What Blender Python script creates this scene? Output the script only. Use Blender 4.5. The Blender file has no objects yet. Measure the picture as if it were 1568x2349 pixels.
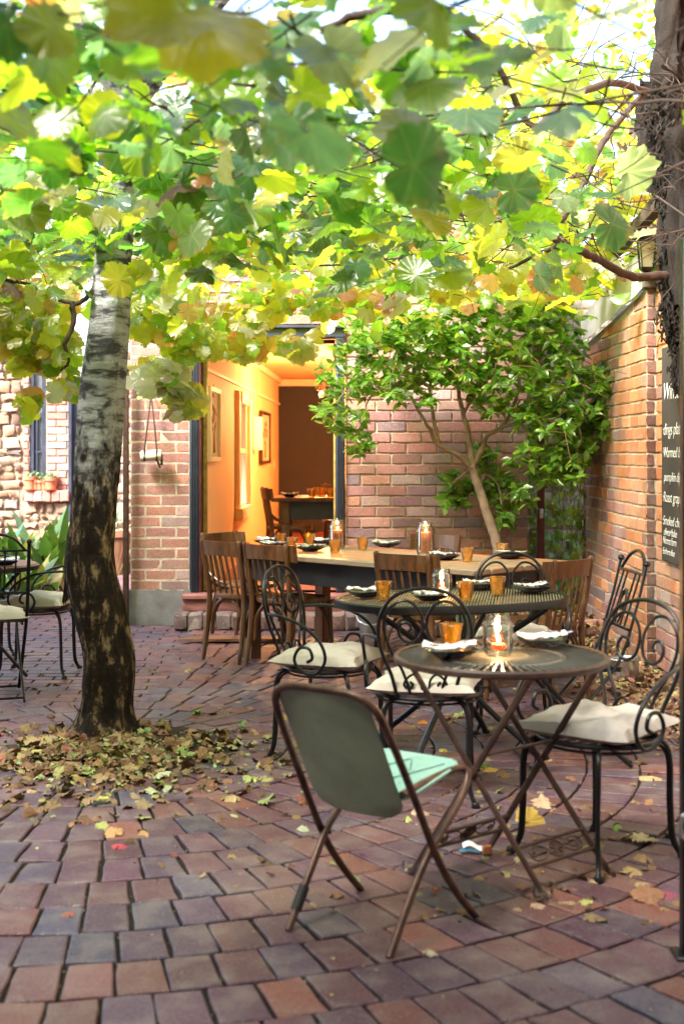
import bpy, math, random
import numpy as np
from mathutils import Vector, Matrix, noise
random.seed(7); rng = np.random.default_rng(7)
R = random.random
def U(a, b): return a + (b - a) * R()
S = bpy.context.scene
COL = S.collection
F, CU, CH, H = 3000.0, 784.0, 1040.0, 1.40      # lens in photo units, centre column, horizon row, eye height
def P(u, v, Y): return Vector(((u - CU) / F * Y, Y, H - (v - CH) / F * Y))
def onz(u, v, z):
    Y = F * (H - z) / (v - CH); return Vector(((u - CU) / F * Y, Y, z))
V = Vector

# ------------------------------------------------------------------ materials
def nmat(name):
    m = bpy.data.materials.new(name); m.use_nodes = True
    nt = m.node_tree; nt.nodes.clear()
    return m, nt
class G:
    def __init__(s, nt): s.nt = nt
    def n(s, t, **kw):
        x = s.nt.nodes.new(t)
        for k, v in kw.items():
            if k.startswith('_'): setattr(x, k[1:], v)
            else:
                key = k.replace('__', ' ')
                if key.isdigit(): key = int(key)
                inp = x.inputs[key]
                if isinstance(v, bpy.types.NodeSocket): s.nt.links.new(v, inp)
                else: inp.default_value = v
        return x
    def l(s, a, b): s.nt.links.new(a, b)
    def noise(s, scale, vec=None, detail=4, rough=.6, out=0):
        x = s.n('ShaderNodeTexNoise', Scale=scale, Detail=detail, Roughness=rough)
        if vec is not None: s.l(vec, x.inputs['Vector'])
        return x.outputs[out]
    def ramp(s, fac, stops):
        x = s.n('ShaderNodeValToRGB'); e = x.color_ramp.elements
        while len(e) < len(stops): e.new(.5)
        for i, (p, c) in enumerate(stops):
            e[i].position = p; e[i].color = (*c, 1) if not isinstance(c, (int, float)) else (c, c, c, 1)
        s.l(fac, x.inputs[0]); return x.outputs[0]
    def mix(s, fac, a, b, mode='MIX'):
        x = s.n('ShaderNodeMix', _data_type='RGBA', _blend_type=mode)
        for i, v in ((0, fac), (6, a), (7, b)):
            if isinstance(v, bpy.types.NodeSocket): s.l(v, x.inputs[i])
            else: x.inputs[i].default_value = v if i == 0 else (*v, 1) if len(v) == 3 else v
        return x.outputs[2]
    def m(s, op, a, b=0.0, c=None):
        x = s.n('ShaderNodeMath', _operation=op)
        for i, v in enumerate((a, b) if c is None else (a, b, c)):
            if isinstance(v, bpy.types.NodeSocket): s.l(v, x.inputs[i])
            else: x.inputs[i].default_value = v
        return x.outputs[0]
    def obj(s): return s.n('ShaderNodeTexCoord').outputs['Object']
    def pos(s): return s.n('ShaderNodeNewGeometry').outputs['Position']
    def attr(s, nm): return s.n('ShaderNodeAttribute', _attribute_name=nm).outputs['Color']
    def bump(s, h, st=.3, d=.01):
        x = s.n('ShaderNodeBump', Strength=st, Distance=d); s.l(h, x.inputs['Height']); return x.outputs[0]
    def pr(s, col, rough=.6, bump=None, metal=0., spec=.5, **kw):
        x = s.n('ShaderNodeBsdfPrincipled')
        for k, v in (('Base Color', col), ('Roughness', rough), ('Metallic', metal), ('Specular IOR Level', spec)):
            if isinstance(v, bpy.types.NodeSocket): s.l(v, x.inputs[k])
            else: x.inputs[k].default_value = (*v, 1) if k == 'Base Color' else v
        if bump is not None: s.l(bump, x.inputs['Normal'])
        for k, v in kw.items(): x.inputs[k.replace('__', ' ')].default_value = v
        return x.outputs[0]
    def out(s, sh):
        o = s.n('ShaderNodeOutputMaterial'); s.l(sh, o.inputs[0])
M = {}
def simple(name, col, rough=.6, var=.25, scale=12, bs=.15, bd=.004, metal=0., spec=.5, **kw):
    m, nt = nmat(name); g = G(nt); c = g.obj(); nz = g.noise(scale, c, 6)
    dark = tuple(x * (1 - var) for x in col); lite = tuple(min(1, x * (1 + var)) for x in col)
    g.out(g.pr(g.ramp(nz, [(.3, dark), (.7, lite)]), g.m('MULTIPLY_ADD', nz, .2, rough - .1), g.bump(g.noise(scale * 8, c), bs, bd), metal, spec, **kw))
    M[name] = m; return m
def brick_mat(name, stain=.5, dust=.0, spec=.3, rough=.85):
    m, nt = nmat(name); g = G(nt); p = g.pos(); c = g.attr('Col')
    n1 = g.noise(9, p, 6); n2 = g.noise(70, p, 5, .7); n3 = g.noise(1.6, p, 3)
    c = g.mix(g.ramp(n2, [(.38, 0.), (.66, .75)]), c, g.mix(1., c, (.42, .40, .42), 'MULTIPLY')); c = g.mix(g.ramp(g.noise(160, p, 3, .6), [(.60, 0.), (.70, .6)]), c, (.5, .44, .40))
    c = g.mix(g.ramp(n1, [(.46, 0.), (.70, stain)]), c, (.20, .165, .15) if name == 'paver' else (.30, .25, .22))
    if dust: c = g.mix(g.ramp(n3, [(.48, 0.), (.75, dust)]), c, (.62, .56, .53))
    g.out(g.pr(c, rough, g.bump(g.m('ADD', n2, g.m('MULTIPLY', n1, .8)), .55, .006), 0, spec)); M[name] = m
brick_mat('paver', .50, .10, .5, .5)
brick_mat('wall_brick', .2, .25)
brick_mat('stone', .35, .3)
simple('mortar', (.52, .45, .36), .95, .3, 25, .6, .006, spec=.1)
simple('rubble_mortar', (.34, .26, .19), .95, .3, 25, .6, .006, spec=.1)
simple('soil', (.075, .055, .042), 1, .5, 20, .9, .02, spec=.1)
simple('render', (.19, .19, .20), .9, .35, 5, .4, .006)
simple('iron', (.007, .007, .009), .34, .4, 30, .2, .001, spec=.35)
simple('iron_rust', (.055, .026, .018), .5, .5, 25, .4, .001)
simple('blue_paint', (.028, .036, .06), .38, .35, 8, .1, .002)
simple('navy_apron', (.022, .022, .028), .5, .3, 8, .1, .002)
simple('ochre_paint', (.33, .21, .05), .55, .45, 14, .2, .002)
simple('red_post', (.12, .022, .03), .5, .35, 14, .2, .002)
simple('room_paint', (.82, .52, .26), .7, .04, 2, .05, .002)
simple('room_trim', (.88, .66, .42), .5, .03, 3, .03, .002)
simple('brown_paint', (.024, .021, .021), .7, .2, 3, .05, .002)
simple('tile_floor', (.24, .06, .035), .5, .3, 5, .1, .002)
simple('step_brick', (.17, .10, .10), .85, .55, 9, .5, .006)
simple('step_tile', (.25, .10, .09), .7, .3, 7, .3, .004)
simple('linen', (.46, .42, .385), .95, .1, 8, .25, .004, spec=.1)
simple('napkin', (.82, .82, .86), .85, .05, 10, .2, .002, spec=.1)
simple('steel', (.62, .62, .64), .28, .15, 9, .08, .002, metal=1.)
simple('galv', (.42, .44, .46), .42, .2, 9, .08, .002, metal=.9)
simple('plate_glaze', (.012, .013, .035), .16, .3, 10, .05, .001, spec=.7)
simple('terracotta', (.50, .17, .09), .85, .25, 9, .3, .003)
simple('brown_glaze', (.16, .075, .04), .5, .3, 9, .3, .003)
simple('green_back', (.30, .385, .26), .36, .25, 6, .1, .002)
simple('copper_tube', (.10, .050, .034), .36, .6, 22, .3, .001, metal=.35)
simple('black_rubber', (.010, .010, .012), .6, .3, 9, .2, .003)
simple('leather', (.05, .02, .014), .5, .3, 12, .2, .002)
simple('cream_cloth', (.72, .66, .55), .9, .1, 12, .2, .002)
simple('sandbed', (.030, .024, .020), 1, .4, 30, .9, .01, spec=.1)
simple('white_sheet', (.62, .64, .66), .45, .18, 3, .15, .003)
simple('dark_timber', (.045, .028, .02), .8, .4, 10, .4, .004)
simple('stone_cap', (.17, .155, .13), .9, .3, 10, .5, .006)
simple('white_paint', (.78, .78, .76), .5, .05, 8, .1, .002)
simple('art_paper', (.55, .42, .27), .8, .05, 8, .1, .002)
simple('art_red', (.32, .07, .02), .8, .4, 30, .1, .002)
simple('chalkboard', (.040, .032, .027), .8, .35, 4, .15, .002)
simple('chalk', (.80, .80, .78), .95, .1, 60, .2, .001)
simple('paper_trash', (.75, .80, .86), .6, .1, 20, .2, .002)
simple('blue_trash', (.03, .20, .36), .5, .1, 20, .2, .002)
simple('wax_orange', (.62, .17, .05), .45, .2, 20, .2, .002, Subsurface__Weight=.3)
simple('stem', (.085, .05, .028), .85, .45, 20, .7, .004)
simple('twig', (.042, .023, .014), .8, .4, 30, .3, .002)
simple('camellia_bark', (.27, .19, .135), .85, .35, 16, .5, .004)
simple('camellia_twig', (.19, .10, .06), .8, .3, 16, .3, .002)
simple('shaggy_bark', (.018, .013, .010), .95, .65, 18, 1., .02)
def seat_mint():
    m, nt = nmat('mint_paint'); g = G(nt); c = g.obj(); n = g.noise(7, c, 8, .7); n2 = g.noise(60, c, 5)
    col = g.mix(g.ramp(n, [(.42, 0.), (.72, .5)]), (.25, .47, .41), (.45, .60, .54))
    col = g.mix(g.ramp(n2, [(.62, 0.), (.70, .8)]), col, (.16, .12, .07))
    g.out(g.pr(col, .42, g.bump(n2, .15, .001))); M['mint_paint'] = m
seat_mint()
def wood(name, a, b, rough=.42, scale=1.5, axis='X', worn=0.):
    m, nt = nmat(name); g = G(nt); c = g.obj()
    mp = g.n('ShaderNodeMapping'); g.l(c, mp.inputs[0])
    sc = {'X': (1, 12, 12), 'Y': (12, 1, 12), 'Z': (12, 12, 1)}[axis]
    mp.inputs['Scale'].default_value = tuple(x * scale for x in sc)
    n = g.noise(1.6, mp.outputs[0], 8, .65); n2 = g.noise(6, c, 4)
    col = g.ramp(n, [(.3, a), (.52, tuple((x + y) / 2 for x, y in zip(a, b))), (.72, b)])
    if worn: col = g.mix(g.ramp(n2, [(.55, 0.), (.7, worn)]), col, (.36, .26, .15))
    g.out(g.pr(col, g.m('MULTIPLY_ADD', n2, .3, rough - .15), g.bump(n, .25, .002))); M[name] = m
wood('chair_wood', (.050, .020, .009), (.19, .082, .032), .34, 2.0, 'Z', .25)
wood('dark_wood', (.028, .010, .006), (.09, .035, .016), .35, 2.0, 'Z')
wood('leg_wood', (.05, .035, .022), (.20, .10, .05), .6, 2.0, 'Z', .55)
wood('leg_orange', (.18, .055, .018), (.36, .13, .045), .5, 2.0, 'Z')
wood('green_leg', (.05, .07, .045), (.13, .17, .10), .6, 2.0, 'Z', .5)
def tabletop():
    m, nt = nmat('table_wood'); g = G(nt); c = g.obj()
    mp = g.n('ShaderNodeMapping'); g.l(c, mp.inputs[0]); mp.inputs['Scale'].default_value = (1.2, 16, 10)
    n = g.noise(1.5, mp.outputs[0], 8, .6)
    w = g.n('ShaderNodeMapping'); g.l(c, w.inputs[0]); w.inputs['Scale'].default_value = (.35, 7, 1)
    pl = g.noise(1.0, w.outputs[0], 0)
    col = g.ramp(n, [(.3, (.30, .12, .055)), (.6, (.52, .26, .14)), (.8, (.64, .40, .25))])
    col = g.mix(g.ramp(pl, [(.52, 0.), (.58, .6)]), col, (.23, .25, .20))
    col = g.mix(g.ramp(g.noise(25, c, 4), [(.66, 0.), (.72, .5)]), col, (.16, .08, .04))
    g.out(g.pr(col, .42, g.bump(n, .2, .002))); M['table_wood'] = m
tabletop()
def leafmat(name, refl=.42, trans=1.5, tf=.5, rough=.40, spec=.5, vein=.22, under=None):
    m, nt = nmat(name); g = G(nt); c = g.attr('Col'); uv = g.n('ShaderNodeAttribute', _attribute_name='luv').outputs['Vector']
    sp = g.n('ShaderNodeSeparateXYZ'); g.l(uv, sp.inputs[0])
    a = g.m('ARCTAN2', sp.outputs[0], sp.outputs[1]); pp = g.m('PINGPONG', a, .46)
    r = g.n('ShaderNodeVectorMath', _operation='LENGTH'); g.l(uv, r.inputs[0])
    d = g.m('MULTIPLY', pp, r.outputs['Value'])
    vn = g.ramp(d, [(.0, vein), (.035, 0.)])
    nz = g.noise(2.2, uv, 4)
    c = g.mix(g.ramp(nz, [(.40, 0.), (.75, .55)]), c, g.mix(1., c, (.62, .60, .5), 'MULTIPLY'))
    ed = g.m('MULTIPLY', g.ramp(r.outputs['Value'], [(.55, 0.), (.95, 1.)]), g.ramp(g.noise(3.1, g.attr('lrnd'), 3), [(.50, 0.), (.66, .85)]))
    c = g.mix(vn, c, (.60, .60, .25)); c = g.mix(ed, c, (.34, .20, .07))
    cr = g.mix(1., c, (refl, refl, refl), 'MULTIPLY'); ct = g.mix(1., c, (trans, trans, trans * .42), 'MULTIPLY'); ct = g.mix(1., ct, (.92, .95, .8), 'DARKEN')
    b = g.bump(g.m('ADD', g.m('MULTIPLY', d, .5), g.m('MULTIPLY', nz, .6)), .4, .02)
    p = g.pr(cr, rough, b, 0, spec)
    t = g.n('ShaderNodeBsdfTranslucent'); g.l(ct, t.inputs[0])
    mx = g.n('ShaderNodeMixShader'); mx.inputs[0].default_value = tf; g.l(p, mx.inputs[1]); g.l(t.outputs[0], mx.inputs[2])
    g.out(mx.outputs[0]); M[name] = m
leafmat('vine_leaf', .42, 2.5, .55, .28, 1., .12); leafmat('camellia_leaf', .66, 2.0, .42, .24, .8, .12); leafmat('litter', .9, .3, .1, .7, .3, .15)
leafmat('blade_leaf', .6, 1., .25, .35, .5, .0)
def bark():
    m, nt = nmat('birch_bark'); g = G(nt); p = g.pos(); sp = g.n('ShaderNodeSeparateXYZ'); g.l(p, sp.inputs[0])
    mp = g.n('ShaderNodeMapping'); g.l(p, mp.inputs[0]); mp.inputs['Scale'].default_value = (13, 13, 5.5)
    mh = g.n('ShaderNodeMapping'); g.l(p, mh.inputs[0]); mh.inputs['Scale'].default_value = (6, 6, 26)
    n = g.noise(1.3, mp.outputs[0], 8, .68); n2 = g.noise(4.5, mp.outputs[0], 6, .7); nh = g.noise(1., mh.outputs[0], 7, .6); nb = g.noise(11, p, 5)
    dark = g.ramp(n, [(.40, (.010, .007, .006)), (.53, (.030, .020, .014)), (.575, (.19, .13, .075)), (.72, (.36, .28, .19))])
    dark = g.mix(g.ramp(n2, [(.5, 0.), (.60, .85)]), dark, (.014, .010, .008))
    white = g.ramp(nh, [(.40, (.05, .05, .055)), (.50, (.27, .27, .285)), (.70, (.42, .44, .48))])
    white = g.mix(g.ramp(nb, [(.56, 0.), (.64, .9)]), white, (.03, .03, .035))
    f = g.ramp(g.m('ADD', g.m('MULTIPLY', sp.outputs[2], .5), g.m('MULTIPLY', n, .5)), [(.985, 0.), (1.0, 1.)])
    f2 = g.m('ADD', g.m('MULTIPLY', sp.outputs[2], 1.0), g.m('MULTIPLY', g.m('SUBTRACT', g.m('ADD', g.m('MULTIPLY', nb, .5), g.m('MULTIPLY', n, .5)), .5), 2.4))
    fac = g.n('ShaderNodeMapRange'); g.l(f2, fac.inputs[0]); fac.inputs[1].default_value = 1.22; fac.inputs[2].default_value = 1.55
    col = g.mix(fac.outputs[0], dark, white)
    g.out(g.pr(col, .85, g.bump(g.m('ADD', n2, nh), .8, .02), 0, .2)); M['birch_bark'] = m
bark()
def glass(name, tint, gloss=.12, body=None, bf=.2):
    m, nt = nmat(name); g = G(nt)
    t = g.n('ShaderNodeBsdfTransparent'); t.inputs[0].default_value = (*tint, 1)
    gl = g.n('ShaderNodeBsdfGlossy', Roughness=.04); gl.inputs[0].default_value = (1, 1, 1, 1)
    fr = g.n('ShaderNodeLayerWeight', Blend=.25)
    f = g.m('MULTIPLY_ADD', fr.outputs['Fresnel'], .9, gloss * .3)
    base = t.outputs[0]
    if body:
        b = g.n('ShaderNodeBsdfTranslucent'); b.inputs[0].default_value = (*body, 1)
        b2 = g.n('ShaderNodeBsdfDiffuse'); b2.inputs[0].default_value = (*body, 1)
        mb = g.n('ShaderNodeMixShader'); g.l(b.outputs[0], mb.inputs[1]); g.l(b2.outputs[0], mb.inputs[2])
        m2 = g.n('ShaderNodeMixShader'); m2.inputs[0].default_value = bf; g.l(base, m2.inputs[1]); g.l(mb.outputs[0], m2.inputs[2]); base = m2.outputs[0]
    mx = g.n('ShaderNodeMixShader'); g.l(f, mx.inputs[0]); g.l(base, mx.inputs[1]); g.l(gl.outputs[0], mx.inputs[2])
    g.out(mx.outputs[0]); M[name] = m
glass('jar_glass', (.93, .96, .95), .2); glass('amber_glass', (1., .74, .12), .45, (.95, .56, .01), .20)
glass('window_glass', (.85, .9, .95), .5, (.8, .85, .9), .25); glass('lamp_glass', (.9, .85, .7), .2, (.75, .70, .5), .6)
def emit(name, col, st):
    m, nt = nmat(name); g = G(nt); e = g.n('ShaderNodeEmission', Strength=st); e.inputs[0].default_value = (*col, 1); g.out(e.outputs[0]); M[name] = m
emit('flame', (1, .55, .18), 22); emit('bulb', (1, .6, .25), 1.5)
def slat(name):
    simple(name, (.075, .075, .072), .32, .4, 30, .2, .001)
slat('slat_iron'); simple('slat_olive', (.13, .12, .08), .5, .4, 30, .2, .001)

# ------------------------------------------------------------------ mesh builder
class MB:
    def __init__(s): s.v = []; s.f = []; s.c = []; s.mi = []; s.uv = []
    def add(s, vs, fs, col=(1, 1, 1), mi=0):
        o = len(s.v); s.v += [tuple(v) for v in vs]; s.f += [tuple(i + o for i in f) for f in fs]
        s.c += [col] * len(vs); s.mi += [mi] * len(fs); return s
    def box(s, c, size, rz=0, col=(1, 1, 1), mi=0, bev=0., rot=None):
        hx, hy, hz = [a / 2 for a in size]; Rm = rot or Matrix.Rotation(rz, 3, 'Z'); c = V(c)
        b = min(bev, hx * .9, hy * .9, hz * .9)
        if b <= 0:
            q = [(x, y, z) for z in (-hz, hz) for y in (-hy, hy) for x in (-hx, hx)]
            fs = [(0, 2, 3, 1), (4, 5, 7, 6), (0, 1, 5, 4), (2, 6, 7, 3), (0, 4, 6, 2), (1, 3, 7, 5)]
            return s.add([c + Rm @ V(p) for p in q], fs, col, mi)
        bm = []; idx = {}
        for sx in (-1, 1):
            for sy in (-1, 1):
                for sz in (-1, 1):
                    for k, p in enumerate(((hx, hy - b, hz - b), (hx - b, hy, hz - b), (hx - b, hy - b, hz))):
                        idx[(sx, sy, sz, k)] = len(bm); bm.append((sx * p[0], sy * p[1], sz * p[2]))
        fs = []
        o = (-1, 1)
        for k in range(3):
            for sg in o:
                ring = []
                for a, d in ((-1, -1), (1, -1), (1, 1), (-1, 1)):
                    key = [0, 0, 0]; key[k] = sg; key[(k + 1) % 3] = a; key[(k + 2) % 3] = d
                    ring.append(idx[(*key, k)])
                fs.append(tuple(ring) if sg > 0 else tuple(reversed(ring)))
        for k in range(3):
            i, j = (k + 1) % 3, (k + 2) % 3
            for a in o:
                for d in o:
                    def kk(e, w):
                        key = [0, 0, 0]; key[k] = e; key[i] = a; key[j] = d; return idx[(*key, w)]
                    q = (kk(-1, i), kk(1, i), kk(1, j), kk(-1, j))
                    fs.append(q if a * d < 0 else tuple(reversed(q)))
        for sx in o:
            for sy in o:
                for sz in o:
                    q = tuple(idx[(sx, sy, sz, k)] for k in range(3)); fs.append(q if sx * sy * sz > 0 else tuple(reversed(q)))
        return s.add([c + Rm @ V(p) for p in bm], fs, col, mi)
    def tube(s, pts, r, n=8, closed=False, cap=True, mi=0, col=(1, 1, 1), flat=1.):
        pts = [V(p) for p in pts]; m = len(pts)
        rr = r if isinstance(r, (list, tuple)) else [r] * m
        t0 = (pts[1] - pts[0]).normalized(); up = V((0, 0, 1)) if abs(t0.z) < .9 else V((1, 0, 0))
        nn = (up - t0 * up.dot(t0)).normalized(); vs = []; prev = t0
        for i in range(m):
            a = pts[(i - 1) % m] if (closed or i > 0) else pts[i]; b = pts[(i + 1) % m] if (closed or i < m - 1) else pts[i]
            t = (b - a).normalized() if (b - a).length > 1e-9 else prev
            q = prev.rotation_difference(t); nn = q @ nn; prev = t; bb = t.cross(nn)
            for k in range(n):
                an = 2 * math.pi * k / n; vs.append(pts[i] + (nn * math.cos(an) + bb * math.sin(an) * flat) * rr[i])
        fs = []
        for i in range(m if closed else m - 1):
            for k in range(n):
                j = (i + 1) % m; fs.append((i * n + k, i * n + (k + 1) % n, j * n + (k + 1) % n, j * n + k))
        if cap and not closed: fs += [tuple(reversed(range(n))), tuple(range((m - 1) * n, m * n))]
        return s.add(vs, fs, col, mi)
    def lathe(s, prof, n=20, c=(0, 0, 0), mod=None, mi=0, col=(1, 1, 1)):
        c = V(c); vs = []; fs = []
        for (r, z) in prof:
            for k in range(n):
                a = 2 * math.pi * k / n; q = r * (mod(a, z) if mod else 1); vs.append(c + V((q * math.cos(a), q * math.sin(a), z)))
        for i in range(len(prof) - 1):
            for k in range(n): fs.append((i * n + k, i * n + (k + 1) % n, (i + 1) * n + (k + 1) % n, (i + 1) * n + k))
        return s.add(vs, fs, col, mi)
    def grid(s, fn, nu, nv, mi=0, col=(1, 1, 1)):
        vs = [fn(i / nu, j / nv) for j in range(nv + 1) for i in range(nu + 1)]
        fs = [(j * (nu + 1) + i, j * (nu + 1) + i + 1, (j + 1) * (nu + 1) + i + 1, (j + 1) * (nu + 1) + i) for j in range(nv) for i in range(nu)]
        return s.add(vs, fs, col, mi)
    def build(s, name, mats, parent=None, smooth=True, loc=None, ang=.7):
        me = bpy.data.meshes.new(name); me.from_pydata(s.v, [], s.f)
        mats = mats if isinstance(mats, (list, tuple)) else [mats]
        for x in mats: me.materials.append(M[x])
        if len(mats) > 1: me.polygons.foreach_set('material_index', s.mi)
        if any(c != (1, 1, 1) for c in s.c):
            at = me.color_attributes.new('Col', 'FLOAT_COLOR', 'POINT')
            at.data.foreach_set('color', np.array([(*c, 1) for c in s.c], dtype=np.float32).ravel())
        me.update()
        if smooth:
            me.shade_smooth(); 
            try: me.set_sharp_from_angle(angle=ang)
            except Exception: pass
        o = bpy.data.objects.new(name, me); COL.objects.link(o)
        if parent is not None: o.parent = parent
        if loc is not None: o.location = loc
        return o
def spl(pts, n=8, closed=False):
    pts = [V(p) for p in pts]; m = len(pts); out = []
    for i in range(m if closed else m - 1):
        g = (lambda k: pts[k % m]) if closed else (lambda k: pts[max(0, min(m - 1, k))])
        a, b, c, d = g(i - 1), g(i), g(i + 1), g(i + 2)
        for k in range(n):
            t = k / n; out.append(.5 * ((2 * b) + (c - a) * t + (2 * a - 5 * b + 4 * c - d) * t * t + (3 * b - a - 3 * c + d) * t ** 3))
    if not closed: out.append(pts[-1])
    return out
def tag(o, label=None, cat=None, group=None, kind=None):
    if label: o['label'] = label
    if cat: o['category'] = cat
    if group: o['group'] = group
    if kind: o['kind'] = kind
    return o
def thing(name, loc, label, cat, group=None, rz=0.):
    o = bpy.data.objects.new(name, None); o.empty_display_size = .1; COL.objects.link(o); o.location = loc; o.rotation_euler = (0, 0, rz)
    return tag(o, label, cat, group)
KIDS = {}
def copy_thing(src, loc, label, rz=0., sc=None):
    def rec(o, par):
        c = o.copy(); COL.objects.link(c)
        if par is not None: c.parent = par
        for ch in [x for x in list(bpy.data.objects) if x.parent == o]: rec(ch, c)
        return c
    r = rec(src, None); r.location = loc; r.rotation_euler = (0, 0, rz); r['label'] = label
    if sc: r.scale = (sc,) * 3 if not isinstance(sc, tuple) else sc
    return r

# ------------------------------------------------------------------ leaves
def outline_vine(hd=1):
    key = [(0, .96), (13, .89), (27, .79), (40, .84), (54, .87), (68, .81), (82, .74), (97, .77), (113, .78), (134, .73), (154, .66), (170, .46), (180, .12)]
    if hd:
        a = []
        for i in range(len(key) - 1):
            (t0, r0), (t1, r1) = key[i], key[i + 1]
            a += [(t0, r0), ((t0 + t1) / 2, (r0 + r1) / 2 + (.05 if i % 2 == 0 else .035))]
        key = a + [key[-1]]
    pts = [(math.sin(math.radians(t)) * r, math.cos(math.radians(t)) * r) for t, r in key]
    pts += [(-x, y) for x, y in reversed(pts[1:-1])]
    return pts
def outline_ell(w=.27, n=5):
    l = [(w * math.sin(math.pi * k / n) ** .8 * (1.05 - .3 * k / n), k / n) for k in range(n + 1)]
    return [(x, y) for x, y in l] + [(-x, y) for x, y in reversed(l[1:-1])]
def leafset(name, mat, parent, pos, size, nrm, spin, cols, outline, curl=.25, fold=.0, centre=(0, 0), jit=.08, label=None):
    N = len(pos); K = len(outline); ol = np.array(outline); rr = np.hypot(ol[:, 0], ol[:, 1]); an = np.arctan2(ol[:, 0], ol[:, 1])
    T = np.zeros((K + 1, 3)); T[:K, :2] = ol; T[K, :2] = centre
    T[:K, 2] = -curl * rr ** 2 + fold * np.abs(ol[:, 0]) + .03 * np.cos(an * 5) * rr
    nrm = nrm / np.linalg.norm(nrm, axis=1, keepdims=True)
    ref = np.stack([np.cos(spin), np.sin(spin), np.zeros(N)], 1)
    yv = ref - nrm * (ref * nrm).sum(1, keepdims=True); yv /= np.linalg.norm(yv, axis=1, keepdims=True) + 1e-9
    xv = np.cross(yv, nrm)
    Tj = np.repeat(T[None], N, 0); Tj[:, :, 2] *= rng.uniform(.2, 1.9, (N, 1)); Tj[:, :K, 2] += rng.normal(0, jit, (N, K))
    Tj[:, :K, :2] *= 1 + rng.normal(0, .045 if K > 12 else .02, (N, K))[:, :, None]
    Tj[:, :, 2] += Tj[:, :, 1] ** 2 * rng.normal(0, .22, (N, 1)) + np.abs(Tj[:, :, 0]) * rng.normal(.08, .20, (N, 1))
    Tj[:, :, 0] = Tj[:, :, 0] * rng.uniform(.8, 1.15, (N, 1)) + Tj[:, :, 1] * rng.normal(0, .12, (N, 1))
    Wv = (Tj[:, :, 0:1] * xv[:, None] + Tj[:, :, 1:2] * yv[:, None] + Tj[:, :, 2:3] * nrm[:, None]) * size[:, None, None] + pos[:, None]
    verts = Wv.reshape(-1, 3); base = (np.arange(N) * (K + 1))[:, None, None]
    tri = np.array([[K, (k + 1) % K, k] for k in range(K)])
    faces = (base + tri[None]).reshape(-1, 3)
    me = bpy.data.meshes.new(name); nf = len(faces)
    me.vertices.add(len(verts)); me.vertices.foreach_set('co', verts.astype(np.float32).ravel())
    me.loops.add(nf * 3); me.loops.foreach_set('vertex_index', faces.astype(np.int32).ravel())
    me.polygons.add(nf); me.polygons.foreach_set('loop_start', np.arange(0, nf * 3, 3, dtype=np.int32))
    me.update(calc_edges=True)
    c = np.repeat(cols[:, None], K + 1, 1) * rng.uniform(.85, 1.12, (N, K + 1, 1)); c = np.concatenate([c, np.ones((N, K + 1, 1))], 2)
    at = me.color_attributes.new('Col', 'FLOAT_COLOR', 'POINT'); at.data.foreach_set('color', c.astype(np.float32).ravel())
    uv = me.attributes.new('luv', 'FLOAT_VECTOR', 'POINT'); u3 = np.repeat(T[None], N, 0); u3[:, :, 2] = rng.uniform(0, 50, (N, 1)); u3z = u3.copy()
    u3z[:, :, 2] = 0; uv.data.foreach_set('vector', (u3z).astype(np.float32).ravel())
    lr = me.attributes.new('lrnd', 'FLOAT_VECTOR', 'POINT'); u3[:, :, :2] += rng.uniform(0, 90, (N, 1, 2)); lr.data.foreach_set('vector', u3.astype(np.float32).ravel())
    me.materials.append(M[mat]); me.shade_smooth()
    o = bpy.data.objects.new(name, me); COL.objects.link(o)
    if parent is not None: o.parent = parent
    return o
def rot_cols(N, table):
    w = np.array([t[0] for t in table]); c = np.array([t[1] for t in table]); i = rng.choice(len(table), N, p=w / w.sum())
    return c[i] * rng.uniform(.75, 1.25, (N, 1)) * rng.uniform(.9, 1.1, (N, 3))

# ------------------------------------------------------------------ bricks
WALLC = [(5, (.42, .195, .155)), (4, (.36, .17, .155)), (3, (.47, .225, .165)), (2, (.29, .155, .165)), (1.5, (.43, .28, .255)), (.8, (.24, .16, .175))]
ORANGE_GLOWC = [(5, (.60, .235, .10)), (3, (.52, .20, .085)), (2, (.66, .32, .17)), (1, (.36, .19, .14))]  # orange strengthened so the bricks carry the warm glow on the right walls
PAVEC = [(5, (.106, .040, .058)), (4, (.088, .037, .066)), (2.5, (.140, .050, .052)), (2.4, (.072, .041, .078)), (.8, (.052, .045, .086)), (.6, (.19, .064, .050))]
STONEC = [(4, (.36, .235, .15)), (3, (.30, .18, .11)), (3, (.42, .31, .21)), (2, (.22, .13, .09)), (1, (.18, .145, .14))]
def pick(t):
    w = sum(a for a, _ in t); x = R() * w
    for a, c in t:
        x -= a
        if x <= 0: break
    k = U(.82, 1.18); return tuple(min(1, q * k * U(.95, 1.05)) for q in c)
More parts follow.
